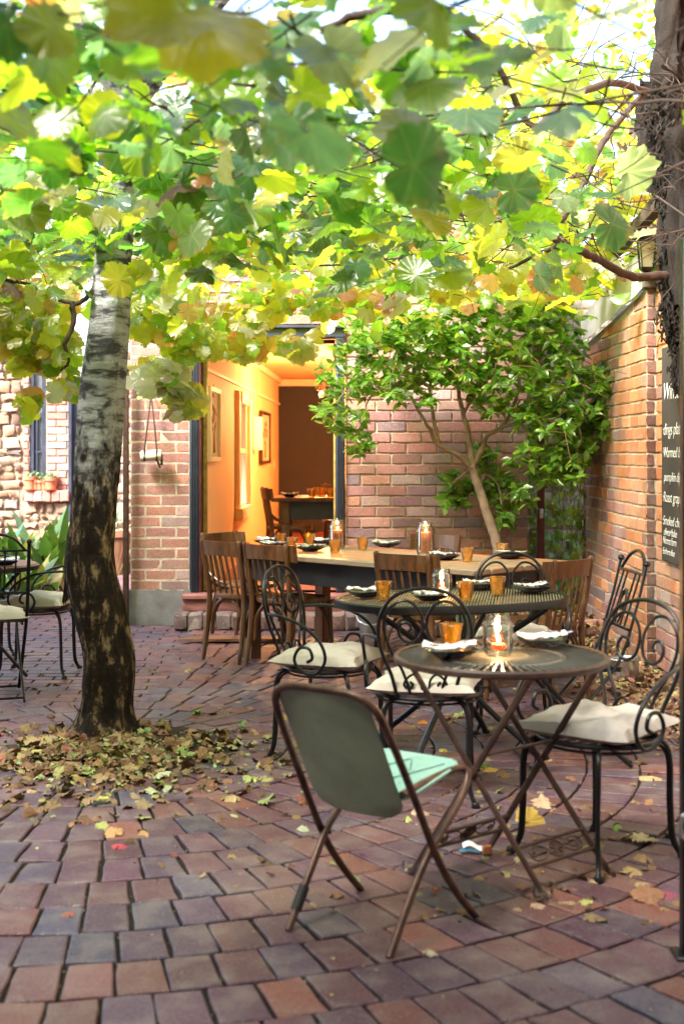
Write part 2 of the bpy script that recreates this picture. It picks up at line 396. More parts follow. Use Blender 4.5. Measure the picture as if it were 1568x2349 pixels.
def slab(mb, o, a, b, n, L, W, h, d, col, jit=.003, bev=.006, mi=0, tilt=.002, k=3, taper=0.):
    """one rough-edged brick: centre o, long dir a, short dir b, outward n"""
    pts = []
    hl, hw = L / 2, W / 2
    for i in range(k): pts.append((-hl + L * i / k, -hw))
    for i in range(2): pts.append((hl, -hw + W * i / 2))
    for i in range(k): pts.append((hl - L * i / k, hw))
    for i in range(2): pts.append((-hl, hw - W * i / 2))
    m = len(pts); vs = []; tx, ty = random.gauss(0, tilt), random.gauss(0, tilt); r1 = []; r2 = []; r3 = []
    for (x, y) in pts:
        y *= 1 + taper * x; x += random.gauss(0, jit); y += random.gauss(0, jit)
        f = 1 - bev / hl; g = 1 - bev / hw; hh = h + tx * x / hl + ty * y / hw
        r1.append(o + a * (x * f) + b * (y * g) + n * hh); r2.append(o + a * x + b * y + n * (hh - bev * .8)); r3.append(o + a * x + b * y + n * (h - d))
    vs = r1 + r2 + r3
    fs = [tuple(range(m))]
    for q in (0, m):
        for i in range(m): fs.append((q + i, q + m + i, q + m + (i + 1) % m, q + (i + 1) % m))
    mb.add(vs, fs, col, mi)
def brick_face(mb, o, a, b, w, h, holes=(), cols=WALLC, ch=.0875, bl=.25, proud=.002, slope=0., colfn=None, stones=False, top=None):
    o = V(o); a = V(a).normalized(); b = V(b).normalized(); n = a.cross(b)
    y = 0; row = 0
    while y < h - .02:
        hh = ch if not stones else U(.08, .16); hh = min(hh, h - y)
        x = -(bl / 2 if row % 2 else 0) - (U(0, .05)) * 0
        while x < w - .005:
            L = bl if not stones else U(.09, .26)
            if not stones and row % 6 == 5 and False: L = bl / 2
            x0, x1 = max(x, 0), min(x + L, w)
            segs = [(x0, x1)]
            for (hx0, hx1, hy0, hy1) in holes:
                if y + hh / 2 > hy0 and y + hh / 2 < hy1:
                    ns = []
                    for s0, s1 in segs:
                        if s1 <= hx0 or s0 >= hx1: ns.append((s0, s1))
                        else:
                            if s0 < hx0: ns.append((s0, hx0))
                            if s1 > hx1: ns.append((hx1, s1))
                    segs = ns
            for s0, s1 in segs:
                if s1 - s0 < .045 or hh < (.075 if stones else .04): continue
                cx = (s0 + s1) / 2; g = .0155
                if top and y + hh > top(cx): continue
                c = colfn(cx, y) if colfn else pick(cols)
                k = 3 if not stones else 2
                slab(mb, o + a * cx + b * (y + hh / 2), a, b, n, s1 - s0 - g * (1 if not stones else 2), hh - g * (1 if not stones else 1.6), proud + U(-.001, .0015) + (U(-.01, .03) if stones else 0), .02, c, .0021 if not stones else .009, .0026 if not stones else .011, 0, .0008 if not stones else .008, k)
            x += L
        y += hh; row += 1
def wall_thing(name, pieces, label, cat, mat='wall_brick'):
    mb = MB()
    for kind, args in pieces:
        if kind == 'face': brick_face(mb, **args)
        else: mb.box(*args, mi=1)
    return mb
# ------------------------------------------------------------------ world, sun, camera
w = bpy.data.worlds.new('World'); S.world = w; w.use_nodes = True
nt = w.node_tree; nt.nodes.clear(); g = G(nt)
SUN_EL, SUN_AZ = math.radians(48), math.radians(226)      # azimuth of the sun measured clockwise from +Y
sk = g.n('ShaderNodeTexSky', _sky_type='NISHITA'); sk.sun_disc = False; sk.sun_elevation = SUN_EL; sk.sun_rotation = SUN_AZ; sk.air_density = 1.2; sk.dust_density = 3.0
bg = g.n('ShaderNodeBackground', Strength=.14); g.l(sk.outputs[0], bg.inputs[0])
wo = g.n('ShaderNodeOutputWorld'); g.l(bg.outputs[0], wo.inputs[0])
sl = bpy.data.lights.new('sun', 'SUN'); sl.energy = 4.6; sl.angle = math.radians(22); sl.color = (1, .93, .82)
so = bpy.data.objects.new('sun', sl); COL.objects.link(so)
sd = V((math.sin(SUN_AZ) * math.cos(SUN_EL), math.cos(SUN_AZ) * math.cos(SUN_EL), math.sin(SUN_EL)))
so.rotation_euler = sd.to_track_quat('Z', 'Y').to_euler(); so.location = sd * 30
cam = bpy.data.cameras.new('camera'); co = bpy.data.objects.new('camera', cam); COL.objects.link(co); S.camera = co
co.location = (0, 0, H); co.rotation_euler = (math.radians(90), 0, 0)
cam.sensor_fit = 'VERTICAL'; cam.sensor_height = 36; cam.sensor_width = 24; cam.lens = 36 * F / 2349
cam.shift_y = -(1174.5 - CH) / 2349; cam.clip_start = .05; cam.clip_end = 500
cam.dof.use_dof = True; cam.dof.focus_distance = 7.6; cam.dof.aperture_fstop = 2.9
S.view_settings.view_transform = 'Standard'; S.view_settings.look = 'None'; S.view_settings.gamma = 1; S.view_settings.exposure = 2.6
S.cycles.use_denoising = True
try: S.cycles.denoiser = 'OPENIMAGEDENOISE'
except Exception: pass
S.cycles.max_bounces = 10; S.cycles.transparent_max_bounces = 24; S.cycles.sample_clamp_indirect = 6; S.cycles.caustics_reflective = False; S.cycles.caustics_refractive = False

# ------------------------------------------------------------------ ground
mb = MB(); mb.add([(-60, -40, -.011), (60, -40, -.011), (60, 90, -.011), (-60, 90, -.011)], [(0, 1, 2, 3)])
tag(mb.build('ground', 'sandbed'), kind='structure')
TREE = V((-1.15, 6.37, 0)); POLE = V((-1.12, 6.28)); R0 = 4.1
def zgr(x, y): return .005 * noise.noise(V((x * .9, y * .9, 0)))
def in_pit(x, y): return (x - TREE.x) ** 2 + (y - TREE.y + .12) ** 2 < .46 ** 2
mb = MB(); X, Y_, Z = V((1, 0, 0)), V((0, 1, 0)), V((0, 0, 1))
JOINT = []
def pave(cx, cy, ang, L, W, taper=0., dz=0.):
    if cy < 1.2 or cy > 16.5 or abs(cx) > .36 * cy + .7: return
    if cx > 2.1 or (cy > 10.72 and cx > -1.7): return
    if in_pit(cx, cy): return
    if cy > 10.0 and cx > .55: return
    a = V((math.cos(ang), math.sin(ang), 0)); b = V((-a.y, a.x, 0))
    if cy < 8.5 and abs(cx) < .3 * cy:
        for q in range(2): s_, t_ = U(-.5, .5) * L, random.choice((-.5, .5)) * W; JOINT.append((cx + a.x * s_ + b.x * t_, cy + a.y * s_ + b.y * t_, -.006 + U(0, .004)))
    slab(mb, V((cx, cy, zgr(cx, cy) + dz + U(-.0015, .0015))), a, b, Z, L - U(.008, .015), W - U(.008, .015), 0, .03, pick(PAVEC), .0020, .005, 0, .0010, 3, taper)
west = lambda x, y: x < -1.10 + .05 * math.sin(y * 3) and y > 7.35
r = .40; ring = 0
while r < R0:
    n = max(3, int(round(2 * math.pi * (r + .11) / .138))); off = ring * .5 if ring % 2 else 0
    for k in range(n):
        aa = 2 * math.pi * (k + off) / n; wx, wy = POLE.x + (r + .115) * math.cos(aa), POLE.y + (r + .115) * math.sin(aa)
        if west(wx, wy): continue
        a = 2 * math.pi * (k + off) / n + U(-.003, .003) / r
        pave(POLE.x + (r + .115) * math.cos(a), POLE.y + (r + .115) * math.sin(a), a + U(-.012, .012), .232, 2 * math.pi * (r + .115) / n, 1 / (r + .115))
    r += .232; ring += 1
def lattice(ang, test, bl=.238, bw=.122, ext=14, org=(0, 8)):
    a = V((math.cos(ang), math.sin(ang))); b = V((-a.y, a.x))
    for j in range(-int(ext / bw), int(ext / bw)):
        sh = U(-.02, .02) + (bl / 2 if j % 2 else 0)
        for i in range(-int(ext / bl), int(ext / bl)):
            x = org[0] + a.x * (i * bl + sh) + b.x * j * bw; y = org[1] + a.y * (i * bl + sh) + b.y * j * bw
            if abs(x) > .36 * y + .7 or y < 1: continue
            if test(x, y): pave(x, y, ang + U(-.012, .012), bl, bw, 0., -.0055)
inring = lambda x, y: (x - POLE.x) ** 2 + (y - POLE.y) ** 2 < (r - .05) ** 2 and not west(x, y)
seam = lambda x, y: x > -1.05 + .08 * math.sin(y * 2)
east = lambda x, y: x > .55 and y < 6.3 + .05 * math.sin(x * 5)
lattice(.52, lambda x, y: not inring(x, y) and seam(x, y) and not east(x, y))
lattice(-.16, lambda x, y: not inring(x, y) and east(x + .05, y + .05))
lattice(.03, lambda x, y: (x < -.98 and y > 7.27) or (not inring(x, y) and not seam(x - .05, y)))
tag(mb.build('brick_paving', 'paver', ang=.3), kind='structure')
# soil of the tree pit and bed
mb = MB()
def mound(u, v):
    a = u * 2 * math.pi; rr = v * 1.05; x, y = TREE.x + .1 + rr * math.cos(a) * 1.1, TREE.y - .12 + rr * math.sin(a)
    return (x, y, -.014 + .055 * math.exp(-(rr / .42) ** 2) + .012 * noise.noise(V((x * 7, y * 7, 1))) * (1 - v))
mb.grid(mound, 40, 14); tag(mb.build('soil', 'soil'), kind='structure')
mb = MB(); mb.grid(lambda u, v: (.6 + u * 1.4, 10.02 + v * .72, .05 + .05 * noise.noise(V((u * 8, v * 5, 3))) + .05 * v), 30, 14)
tag(mb.build('garden_bed_soil', 'soil'), kind='structure')
mb = MB()
for i in range(6): slab(mb, V((.72 + i * .235, 9.99 + U(-.01, .01), .07)), X, Z, V((0, -1, 0)), .225, .11, .05, .1, pick(WALLC), .003, .006); slab(mb, V((.72 + i * .235, 9.995, .125)), X, Y_, Z, .225, .10, 0, .06, pick(WALLC), .003, .006)
tag(mb.build('bed_kerb', 'wall_brick'), kind='structure')

# ------------------------------------------------------------------ house
YW = 10.75
def sx(u, Y=YW): return (u - CU) / F * Y
house = thing('brick_house', (0, YW, 0), 'weathered red brick building with an orange room behind its open doorway', 'house')
FL = .258
def wpart(name, mb, mats, par=house, off=YW, **k):
    o = mb.build(name, mats, par, **k); o.location = (0, -off, 0); return o
def add_face(mb, **k): brick_face(mb, **k)
ORX = lambda x, y: pick(WALLC)
# left pier
mb = MB(); mb.box(((-1.735 - 1.25) / 2, YW + 1.1, 1.9), (.483, 2.2, 3.4), mi=1)
for (ya, yb, za, zb) in ((YW + 2.2, 13.29, .2, 3.6), (14.46, 18.9, .2, 3.6), (13.29, 14.46, .2, .86), (13.29, 14.46, 2.02, 3.6)): mb.box(((-1.735 - 1.2) / 2, (ya + yb) / 2, (za + zb) / 2), (.53, yb - ya, zb - za), mi=1)
brick_face(mb, o=(-1.737, 18.9, .2), a=(0, -1, 0), b=(0, 0, 1), w=8.14, h=3.4, holes=[(4.44, 5.61, .64, 1.84)])
add_face(mb, o=(-1.737, YW, .27), a=(1, 0, 0), b=(0, 0, 1), w=.487, h=3.33); wpart('wall', mb, ['wall_brick', 'mortar'], ang=.3)
mb = MB(); mb.grid(lambda u, v: (-1.755 + .52 * u, YW - .03 + .006 * noise.noise(V((u * 6, v * 5, 0))), -.02 + .30 * v + (.02 * noise.noise(V((u * 9, 7, 0))) if v > .9 else 0)), 14, 8)
mb.box((-1.495, YW + .1, .125), (.52, .24, .29)); wpart('plinth', mb, 'render')
# right wall
XR = 1.527
mb = MB(); mb.box(((.03 + XR) / 2, YW + 2.35, 1.8), (XR - .03 - .012, 4.68, 3.6), mi=1)
add_face(mb, o=(.028, YW, 0.0), a=(1, 0, 0), b=(0, 0, 1), w=XR - .028, h=3.6)
add_face(mb, o=(XR, YW, 0.0), a=(0, 1, 0), b=(0, 0, 1), w=2.0, h=3.6); wpart('wall', mb, ['wall_brick', 'mortar'], ang=.3)
# above the door
mb = MB(); mb.box((-.61, YW + .14, 3.03), (1.28, .26, 1.14), mi=1)
add_face(mb, o=(-1.25, YW, 2.455), a=(1, 0, 0), b=(0, 0, 1), w=1.278, h=1.145); wpart('wall', mb, ['wall_brick', 'mortar'], ang=.3)
# door frame
fr = []
mb = MB(); Hh = 2.35 - FL
mb.box((-1.208, YW + .05, FL + Hh / 2), (.075, .16, Hh), bev=.006)
for dx in (-1.228, -1.208, -1.19): mb.box((dx, YW - .035, FL + Hh / 2), (.007, .014, Hh - .004), bev=.002)
mb.box((-.0145, YW + .05, FL + Hh / 2), (.072, .16, Hh), bev=.006)
for dx in (-.032, -.012, .006): mb.box((dx, YW - .035, FL + Hh / 2), (.007, .014, Hh - .004), bev=.002)
mb.box((-.611, YW + .05, 2.40), (1.27, .166, .10), bev=.006); mb.box((-.611, YW - .04, 2.437), (1.28, .05, .022), bev=.004)
dfm = wpart('door_frame', mb, 'blue_paint')
mb = MB(); mb.box((-1.166, YW + .13, FL + Hh / 2 - .002), (.012, .30, Hh), bev=.002); mb.box((-.611, YW + .24, 2.337), (1.10, .03, .03)); wpart('door_lining', mb, 'red_post')
mb = MB(); mb.box((-1.138, YW + .16, FL + Hh / 2 - .01), (.036, .05, Hh - .05), bev=.004); wpart('door_edge', mb, 'ochre_paint')
mb = MB(); mb.box((-.060, YW + .16, FL + Hh / 2 - .01), (.02, .05, Hh - .05), bev=.004); wpart('door_edge', mb, 'ochre_paint')
# steps
mb = MB()
for i in range(6): slab(mb, V((-1.18 + .235 * i, YW - .10, FL)), X, Y_, Z, .228, .24, 0, .03, pick([(1, (.26, .12, .10))]), .002, .008)
for i in range(6): slab(mb, V((-1.18 + .235 * i, YW - .19, FL - .075)), X, Z, V((0, -1, 0)), .225, .12, 0, .2, pick([(1, (.28, .11, .085))]), .002, .006)
mb.box((-.6, YW - .08, .06), (1.36, .2, .14)); wpart('upper_step', mb, 'step_tile')
mb = MB()
for i in range(14): slab(mb, V((-1.275 + .113 * i, YW - .30, .06)), Z, X, V((0, -1, 0)), .125, .104, .11 + U(-.006, .006), .3, pick([(3, (.14, .095, .10)), (2, (.20, .12, .11)), (1, (.30, .24, .22))]), .004, .014, 0, .004)
for i in range(14): slab(mb, V((-1.275 + .113 * i, YW - .30, .125)), Y_, X, Z, .215, .104, 0, .1, pick([(3, (.19, .14, .14)), (2, (.24, .17, .15))]), .004, .014, 0, .004)
wpart('lower_step', mb, 'wall_brick')
# interior shell
YB = 18.9
def xl(Y): return -1.148 + .03 * (Y - 11.0)
mb = MB(); mb.add([(xl(10.93) - .02, 10.93, FL), (1.5, 10.93, FL), (1.5, YB, FL), (xl(YB), YB, FL)], [(0, 1, 2, 3)]); wpart('room_floor', mb, 'tile_floor')
ZC = 2.47
mb = MB()
ys = [10.9, 13.30, 14.46, YB]
for i in range(3):
    a, b = ys[i], ys[i + 1]
    rng_z = [(FL - .02, ZC + .03)] if i != 1 else [(FL - .02, .86), (2.02, ZC + .03)]
    for z0, z1 in rng_z: mb.add([(xl(a) - .004, a, z0), (xl(b) - .004, b, z0), (xl(b) - .004, b, z1), (xl(a) - .004, a, z1)], [(0, 1, 2, 3)])
mb.add([(1.5, 10.9, FL), (1.5, YB, FL), (1.5, YB, ZC + .03), (1.5, 10.9, ZC + .03)], [(3, 2, 1, 0)])
mb.add([(.03, 10.99, FL), (1.5, 10.99, FL), (1.5, 10.99, ZC + .03), (.03, 10.99, ZC + .03)], [(0, 1, 2, 3)])
wpart('room_wall', mb, 'room_paint')
mb = MB(); mb.add([(xl(11.0) - .05, 11.0, ZC), (1.52, 11.0, ZC), (1.52, YB + .1, ZC), (xl(YB) - .1, YB + .1, ZC)], [(3, 2, 1, 0)]); mb.box((-.1, 14.9, 3.66), (3.5, 8.4, .1)); wpart('ceiling', mb, 'room_paint')
mb = MB(); mb.add([(xl(YB) - .1, YB, FL), (1.52, YB, FL), (1.52, YB, ZC + .02), (xl(YB) - .1, YB, ZC + .02)], [(0, 1, 2, 3)]); wpart('feature_wall', mb, 'brown_paint')
mb = MB()   # cornice, rails
def run(z, h, d, y0=11.0, y1=YB):
    mb.box(((xl(y0) + xl(y1)) / 2 + d / 2, (y0 + y1) / 2, z), (d, y1 - y0, h), rz=-math.atan(.03), bev=.004)
run(ZC - .035, .07, .05); run(2.11, .035, .02); mb.box((.2, YB - .03, ZC - .05), (2.8, .06, .1), bev=.01); wpart('cornice', mb, 'room_trim')
mb = MB(); mb.box((.2, YB - .012, 2.09), (2.8, .02, .04)); wpart('picture_rail', mb, 'brown_paint')
# interior sash window
def onwall(Y, z, d=0.): return V((xl(Y) + d, Y, z))
win = MB(); y0, y1, z0, z1 = 13.25, 14.5, .84, 2.04
for (ya, yb, za, zb, d) in ((y0, y0 + .14, z0, z1, .04), (y1 - .14, y1, z0, z1, .04), (y0 + .14, y1 - .14, z1 - .12, z1, .04), (y0 - .04, y1 + .04, z0 - .12, z0, .06), (y0 + .14, y1 - .14, 1.40, 1.45, .0), (y0 + .14, y0 + .20, z0, z1, -.01), (y1 - .2, y1 - .14, z0, z1, -.01)):
    win.box(onwall((ya + yb) / 2, (za + zb) / 2, d / 2 - .01), (abs(d) + .03, yb - ya - .002, zb - za - .002), bev=.005)
wi = wpart('window', win, 'room_trim')
mb = MB(); a = onwall(y0 + .1, z0, -.03); b = onwall(y1 - .1, z0, -.03); mb.add([a, b, b + V((0, 0, 1.2)), a + V((0, 0, 1.2))], [(0, 1, 2, 3)])
pn = mb.build('pane', 'window_glass', wi)
# beyond garden gate post
mb = MB(); mb.box((-1.758, 10.66, 1.03), (.043, .06, 2.08), bev=.005); mb.box((-1.758, 10.66, 2.08), (.052, .07, .02), bev=.003)
tag(mb.build('gate_post', 'iron_rust'), 'slim dark brown gate post against the corner of the brick pier', 'post')
# red post in the gap
px = sx(1239, 10.9)
mb = MB(); mb.box((px, 10.9, 1.45), (.058, .058, 2.95), bev=.004)
rp = tag(mb.build('red_post', 'red_post'), 'tall narrow dark red steel post in the ivy gap between the walls', 'post')
mb = MB(); mb.box((px, 10.865, 1.6), (.03, .012, .10), bev=.003); mb.build('bracket', 'galv', rp); mb = MB(); mb.box((px, 10.865, .9), (.03, .012, .08), bev=.003); mb.build('bracket', 'galv', rp)

# ------------------------------------------------------------------ right hand walls
gw = thing('garden_wall', (2.0, 9.6, 0), 'old purple brick garden wall, orange glow painted into its near end, with a pale sheet metal capping', 'wall')
XG = 2.0; y_far, y_near = 10.85, 8.62
def gtop(x): return 2.30 + (2.49 - 2.30) * x / (y_far - y_near)
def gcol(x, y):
    t = x / (y_far - y_near); k = 1 if t > .66 + .06 * math.sin(y * 3) else 0  # near end turns orange, warm light painted into the brick colour
    return pick(ORANGE_GLOWC if k or R() < .25 else WALLC + [(3, (.38, .27, .25))])
mb = MB(); 
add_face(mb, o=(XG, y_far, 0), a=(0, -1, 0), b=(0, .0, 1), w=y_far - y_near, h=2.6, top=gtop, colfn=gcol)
add_face(mb, o=(XG, y_near, 0), a=(1, 0, 0), b=(0, 0, 1), w=.10, h=2.5, bl=.12, colfn=lambda x, y: pick([(1, (.20, .085, .05)), (1, (.14, .06, .04))]))  # darker bricks hold the shade of the unlit return face
q = [(XG + .006, y_far), (XG + .4, y_far), (XG + .4, y_near + .006), (XG + .006, y_near + .006)]
mb.add([(x, y, 0) for x, y in q] + [(x, y, 2.29 if y > 10 else 2.48) for x, y in q], [(0, 1, 5, 4), (1, 2, 6, 5), (2, 3, 7, 6), (3, 0, 4, 7), (4, 5, 6, 7)], mi=1)
o = mb.build('brickwork', ['wall_brick', 'mortar'], gw, ang=.3); o.location = (-2.0, -9.6, 0)
mb = MB(); nseg = 24
def sheet(u, v):
    y = y_far - .0 - (y_far - y_near + .0) * u; z = gtop((y_far - y)) + .0 + v * (.22 + .05 * u)
    return (XG - .02 + .004 * math.sin(y * 40) + .01 * noise.noise(V((y * 2, v * 2, 0))), y, z + .008 * noise.noise(V((y * 5, 2, 0))))
mb.grid(sheet, nseg, 3); mb.grid(lambda u, v: V(sheet(u, 1)) + V((v * .3, 0, -.02 * v)), nseg, 1)
mb.grid(lambda u, v: V(sheet(u, 0)) + V((-.012 + .03 * v, 0, -.03 + .028 * v)), nseg, 1)
o = mb.build('capping', 'white_sheet', gw); o.location = (-2.0, -9.6, 0)
mb = MB(); mb.box((2.045, 8.66, 2.535), (.13, .16, .09), bev=.008); o = mb.build('pier_cap', 'stone_cap', gw); o.location = (-2.0, -9.6, 0)
mb = MB(); mb.box((1.93, 9.4, 2.82), (.07, 2.9, .09), rot=Matrix.Rotation(-.07, 3, 'X'), bev=.006)
tag(mb.build('timber_beam', 'dark_timber'), 'long dark timber beam running above the white wall capping', 'beam')
# tall neighbour wall
nb = thing('neighbour_wall', (2.06, 8, 0), 'tall orange brick building wall, tinted with the warm glow, behind the chalkboard and the shaggy vine trunk', 'wall')
mb = MB(); XN = 2.065
brick_face(mb, o=(XN, 8.61, 0), a=(0, -1, 0), b=(0, 0, 1), w=2.2, h=4.6, colfn=lambda x, y: pick(ORANGE_GLOWC if y > .5 else WALLC + [(3, (.36, .33, .32))]))
brick_face(mb, o=(XN, 8.605, 2.6), a=(1, 0, 0), b=(0, 0, 1), w=.8, h=2.0, cols=ORANGE_GLOWC)
mb.box((XN + .31, 4.8, 2.3), (.6, 7.59, 4.6), mi=1); o = mb.build('brickwork', ['wall_brick', 'mortar'], nb, ang=.3); o.location = (-2.06, -8, 0)
# black post close to the camera
mb = MB(); mb.box((.965, 3.64, 1.0), (.045, .045, 2.0), bev=.004); mb.box((.965, 3.64, .006), (.09, .09, .012), bev=.003)
bp = tag(mb.build('steel_post', 'iron'), 'black square steel post standing at the right edge close to the lens', 'post')
mb = MB(); mb.tube([(.955, 3.612, .33), (.935, 3.60, .345), (.930, 3.60, .37), (.935, 3.60, .40), (.955, 3.612, .41)], .006); mb.build('catch', 'steel', bp)

rb = thing('rear_shade_block', (-2, -3.4, 0), 'tall brick block added unseen behind the viewer to shade the front of the courtyard', 'house')  # unseen building, added behind the camera to shade the foreground
mb = MB(); mb.box((-1.5, -3.6, 5.3), (15, 4, 10.6), mi=1); brick_face(mb, o=(6, -1.596, 0), a=(-1, 0, 0), b=(0, 0, 1), w=15, h=3.0, holes=[(5.2, 6.4, 0, 2.1), (7.4, 8.8, .9, 2.2)]); o = mb.build('wall', ['wall_brick', 'mortar'], rb); o.location = (2, 3.4, 0)
mb = MB(); mb.box((.2, -1.58, 1.05), (1.1, .04, 2.08), bev=.005); o = mb.build('door', 'blue_paint', rb); o.location = (2, 3.4, 0)
mb = MB(); mb.box((-2.1, -1.58, 1.55), (1.36, .03, 1.26), bev=.005); o = mb.build('window', 'window_glass', rb); o.location = (2, 3.4, 0)
sb = thing('side_shade_block', (-7, 2, 0), 'tall brick block added along the left side of the courtyard, unseen, to shade the paving', 'house')  # unseen block added on the left to keep sun off the near paving
mb = MB(); mb.box((-7.4, 2.2, 3.6), (4, 12.5, 7.2), mi=1); brick_face(mb, o=(-5.396, -2, 0), a=(0, 1, 0), b=(0, 0, 1), w=10, h=2.6); o = mb.build('wall', ['wall_brick', 'mortar'], sb); o.location = (7, -2, 0)
mb = MB(); mb.box((-5.37, 5, 1.5), (.04, 1.1, 1.3), bev=.005); o = mb.build('window', 'window_glass', sb); o.location = (7, -2, 0)
# far ivy wall
iw = thing('ivy_wall', (2.4, 11.9, 0), 'pale sunlit brick wall with a climbing creeper behind the red post', 'wall')
mb = MB(); brick_face(mb, o=(1.55, 11.9, 0), a=(1, 0, 0), b=(0, 0, 1), w=1.6, h=3.2, cols=[(3, (.50, .36, .30)), (2, (.58, .46, .40)), (1, (.45, .26, .2))]); mb.box((2.35, 12.05, 1.6), (1.6, .28, 3.2), mi=1)
o = mb.build('brickwork', ['wall_brick', 'mortar'], iw); o.location = (-2.4, -11.9, 0)
def creeper(name, label, n, xr, zr, y, cols, sz=(.035, .06), nrm=(0, -1, .35)):
    t = thing(name, ((xr[0] + xr[1]) / 2, y, 0), label, 'climber'); base = V(((xr[0] + xr[1]) / 2, y, 0))
    mb = MB(); P_ = []
    for k in range(max(4, n // 22)):
        x = U(*xr); z = zr[0] if zr[0] < .3 else zr[1]; d = 1 if zr[0] < .3 else -1; pts = []
        L = U(.4, 1.) * (zr[1] - zr[0])
        for i in range(9): pts.append(V((x, y - .015 - .01 * R(), z + d * L * i / 8))); x += random.gauss(0, .03)
        mb.tube([p - base for p in spl(pts, 2)], .003, 5)
        for i in range(22): P_.append(pts[random.randrange(9)] + V((random.gauss(0, .035), -U(.0, .05), random.gauss(0, .05))))
    mb.build('stems', 'stem', t); Pn = np.array([tuple(p - base) for p in P_]); N = len(Pn)
    nr = rng.normal(0, .45, (N, 3)) + np.array(nrm)
    leafset('foliage', 'vine_leaf', t, Pn, rng.uniform(*sz, N), nr, rng.uniform(0, 6.28, N), rot_cols(N, cols), outline_vine(0), .3)
    return t
YG = [(4, (.30, .46, .07)), (3, (.44, .56, .09)), (1, (.16, .30, .05)), (1, (.60, .50, .08))]
creeper('creeper', 'bright green creeper hanging over the pale wall in the gap right of the house', 500, (1.6, 2.35), (0.0, 3.0), 11.86, YG)
creeper('creeper', 'sparse creeper with bare stems at the far end of the garden wall', 130, (1.90, 1.98), (.1, 1.9), 10.8, YG, (.025, .04), (-.6, -.8, .3))

# ------------------------------------------------------------------ left background building
YL = 15.7
def lx(u): return sx(u, YL)
lb = thing('stone_cottage', (-3.6, YL, 0), 'sunlit rubble stone and brick cottage with a blue sash window', 'house')
wx0, wx1, wz0, wz1 = lx(68), lx(106), .96, 2.62
dx0, dx1 = lx(160), lx(186)
mb = MB(); o0 = lx(-60)
brick_face(mb, o=(o0, YL, 0), a=(1, 0, 0), b=(0, 0, 1), w=lx(52) - o0, h=3.6, cols=STONEC, stones=True, proud=.02)
brick_face(mb, o=(lx(53), YL, 0), a=(1, 0, 0), b=(0, 0, 1), w=lx(158) - lx(53), h=.84, cols=STONEC, stones=True, proud=.02)
mb.box(((o0 + lx(160)) / 2, YL + .22, 1.8), (lx(160) - o0, .02, 3.6), mi=1)
for (a, b, c, d) in ((o0, wx0, 0, 3.6), (wx1, lx(160), 0, 3.6), (wx0, wx1, 0, wz0), (wx0, wx1, wz1, 3.6)): mb.box(((a + b) / 2, YL + .11, (c + d) / 2), (b - a, .2, d - c), mi=1)
o = mb.build('stone_wall', ['stone', 'rubble_mortar'], lb); o.location = (3.6, -YL, 0)
mb = MB(); PINK = [(3, (.46, .19, .15)), (2, (.40, .175, .155)), (2, (.50, .26, .21))]
brick_face(mb, o=(lx(53), YL - .004, .84), a=(1, 0, 0), b=(0, 0, 1), w=wx0 - lx(53), h=2.8, cols=PINK, bl=.14)
brick_face(mb, o=(wx1, YL - .004, .93), a=(1, 0, 0), b=(0, 0, 1), w=lx(160) - wx1, h=2.7, cols=PINK)
brick_face(mb, o=(wx0, YL - .004, wz1 + .01), a=(1, 0, 0), b=(0, 0, 1), w=wx1 - wx0, h=.9, cols=PINK)
for i in range(5): slab(mb, V((wx0 + .02 + .105 * i, YL - .05, wz0 - .07)), Z, X, V((0, -1, 0)), .13, .10, .05, .2, pick(PINK), .004, .01)
o = mb.build('brick_trim', 'wall_brick', lb, ang=.3); o.location = (3.6, -YL, 0)
mb = MB(); cx = (wx0 + wx1) / 2; ww = wx1 - wx0
for x_ in (wx0 + .025, wx1 - .03): mb.box((x_, YL + .06, (wz0 + wz1) / 2), (.05, .08, wz1 - wz0 - .01), bev=.004)
for z_ in (wz0 + .03, wz1 - .03, 1.86): mb.box((cx, YL + .06, z_), (ww - .1, .07, .055), bev=.004)
mb.box((cx, YL + .06, 1.42), (ww - .1, .04, .02)); mb.box((cx - .02, YL + .06, 1.42), (.018, .045, .82))
wn = mb.build('window', 'blue_paint', lb); wn.location = (3.6, -YL, 0)
mb = MB(); mb.box((cx, YL + .08, (wz0 + wz1) / 2), (ww - .1, .006, wz1 - wz0 - .1)); mb.build('pane', 'window_glass', wn)
mb = MB(); mb.box((cx, YL + .12, (wz0 + wz1) / 2), (ww - .02, .01, wz1 - wz0 - .05)); mb.build('blind', 'white_paint', wn)
mb = MB(); mb.box((lx(163), YL + .0, 1.15), (.04, .12, 2.3), bev=.004); mb.box((lx(174), YL + .03, 1.15), (.10, .06, 2.26), bev=.006); mb.box((lx(200), YL + .03, 2.3), (.4, .1, .06), bev=.005)
mb.box((lx(215), YL + .05, 1.13), (.34, .04, 2.2), bev=.005); o = mb.build('door', 'blue_paint', lb); o.location = (3.6, -YL, 0)
mb = MB(); brick_face(mb, o=(lx(245), YL, 0), a=(1, 0, 0), b=(0, 0, 1), w=1.05, h=3.6, cols=STONEC, stones=True, proud=.02); mb.box((lx(245) + .52, YL + .15, 1.8), (1.05, .3, 3.6), mi=1)
o = mb.build('side_wall', ['stone', 'mortar'], lb); o.location = (3.6, -YL, 0)
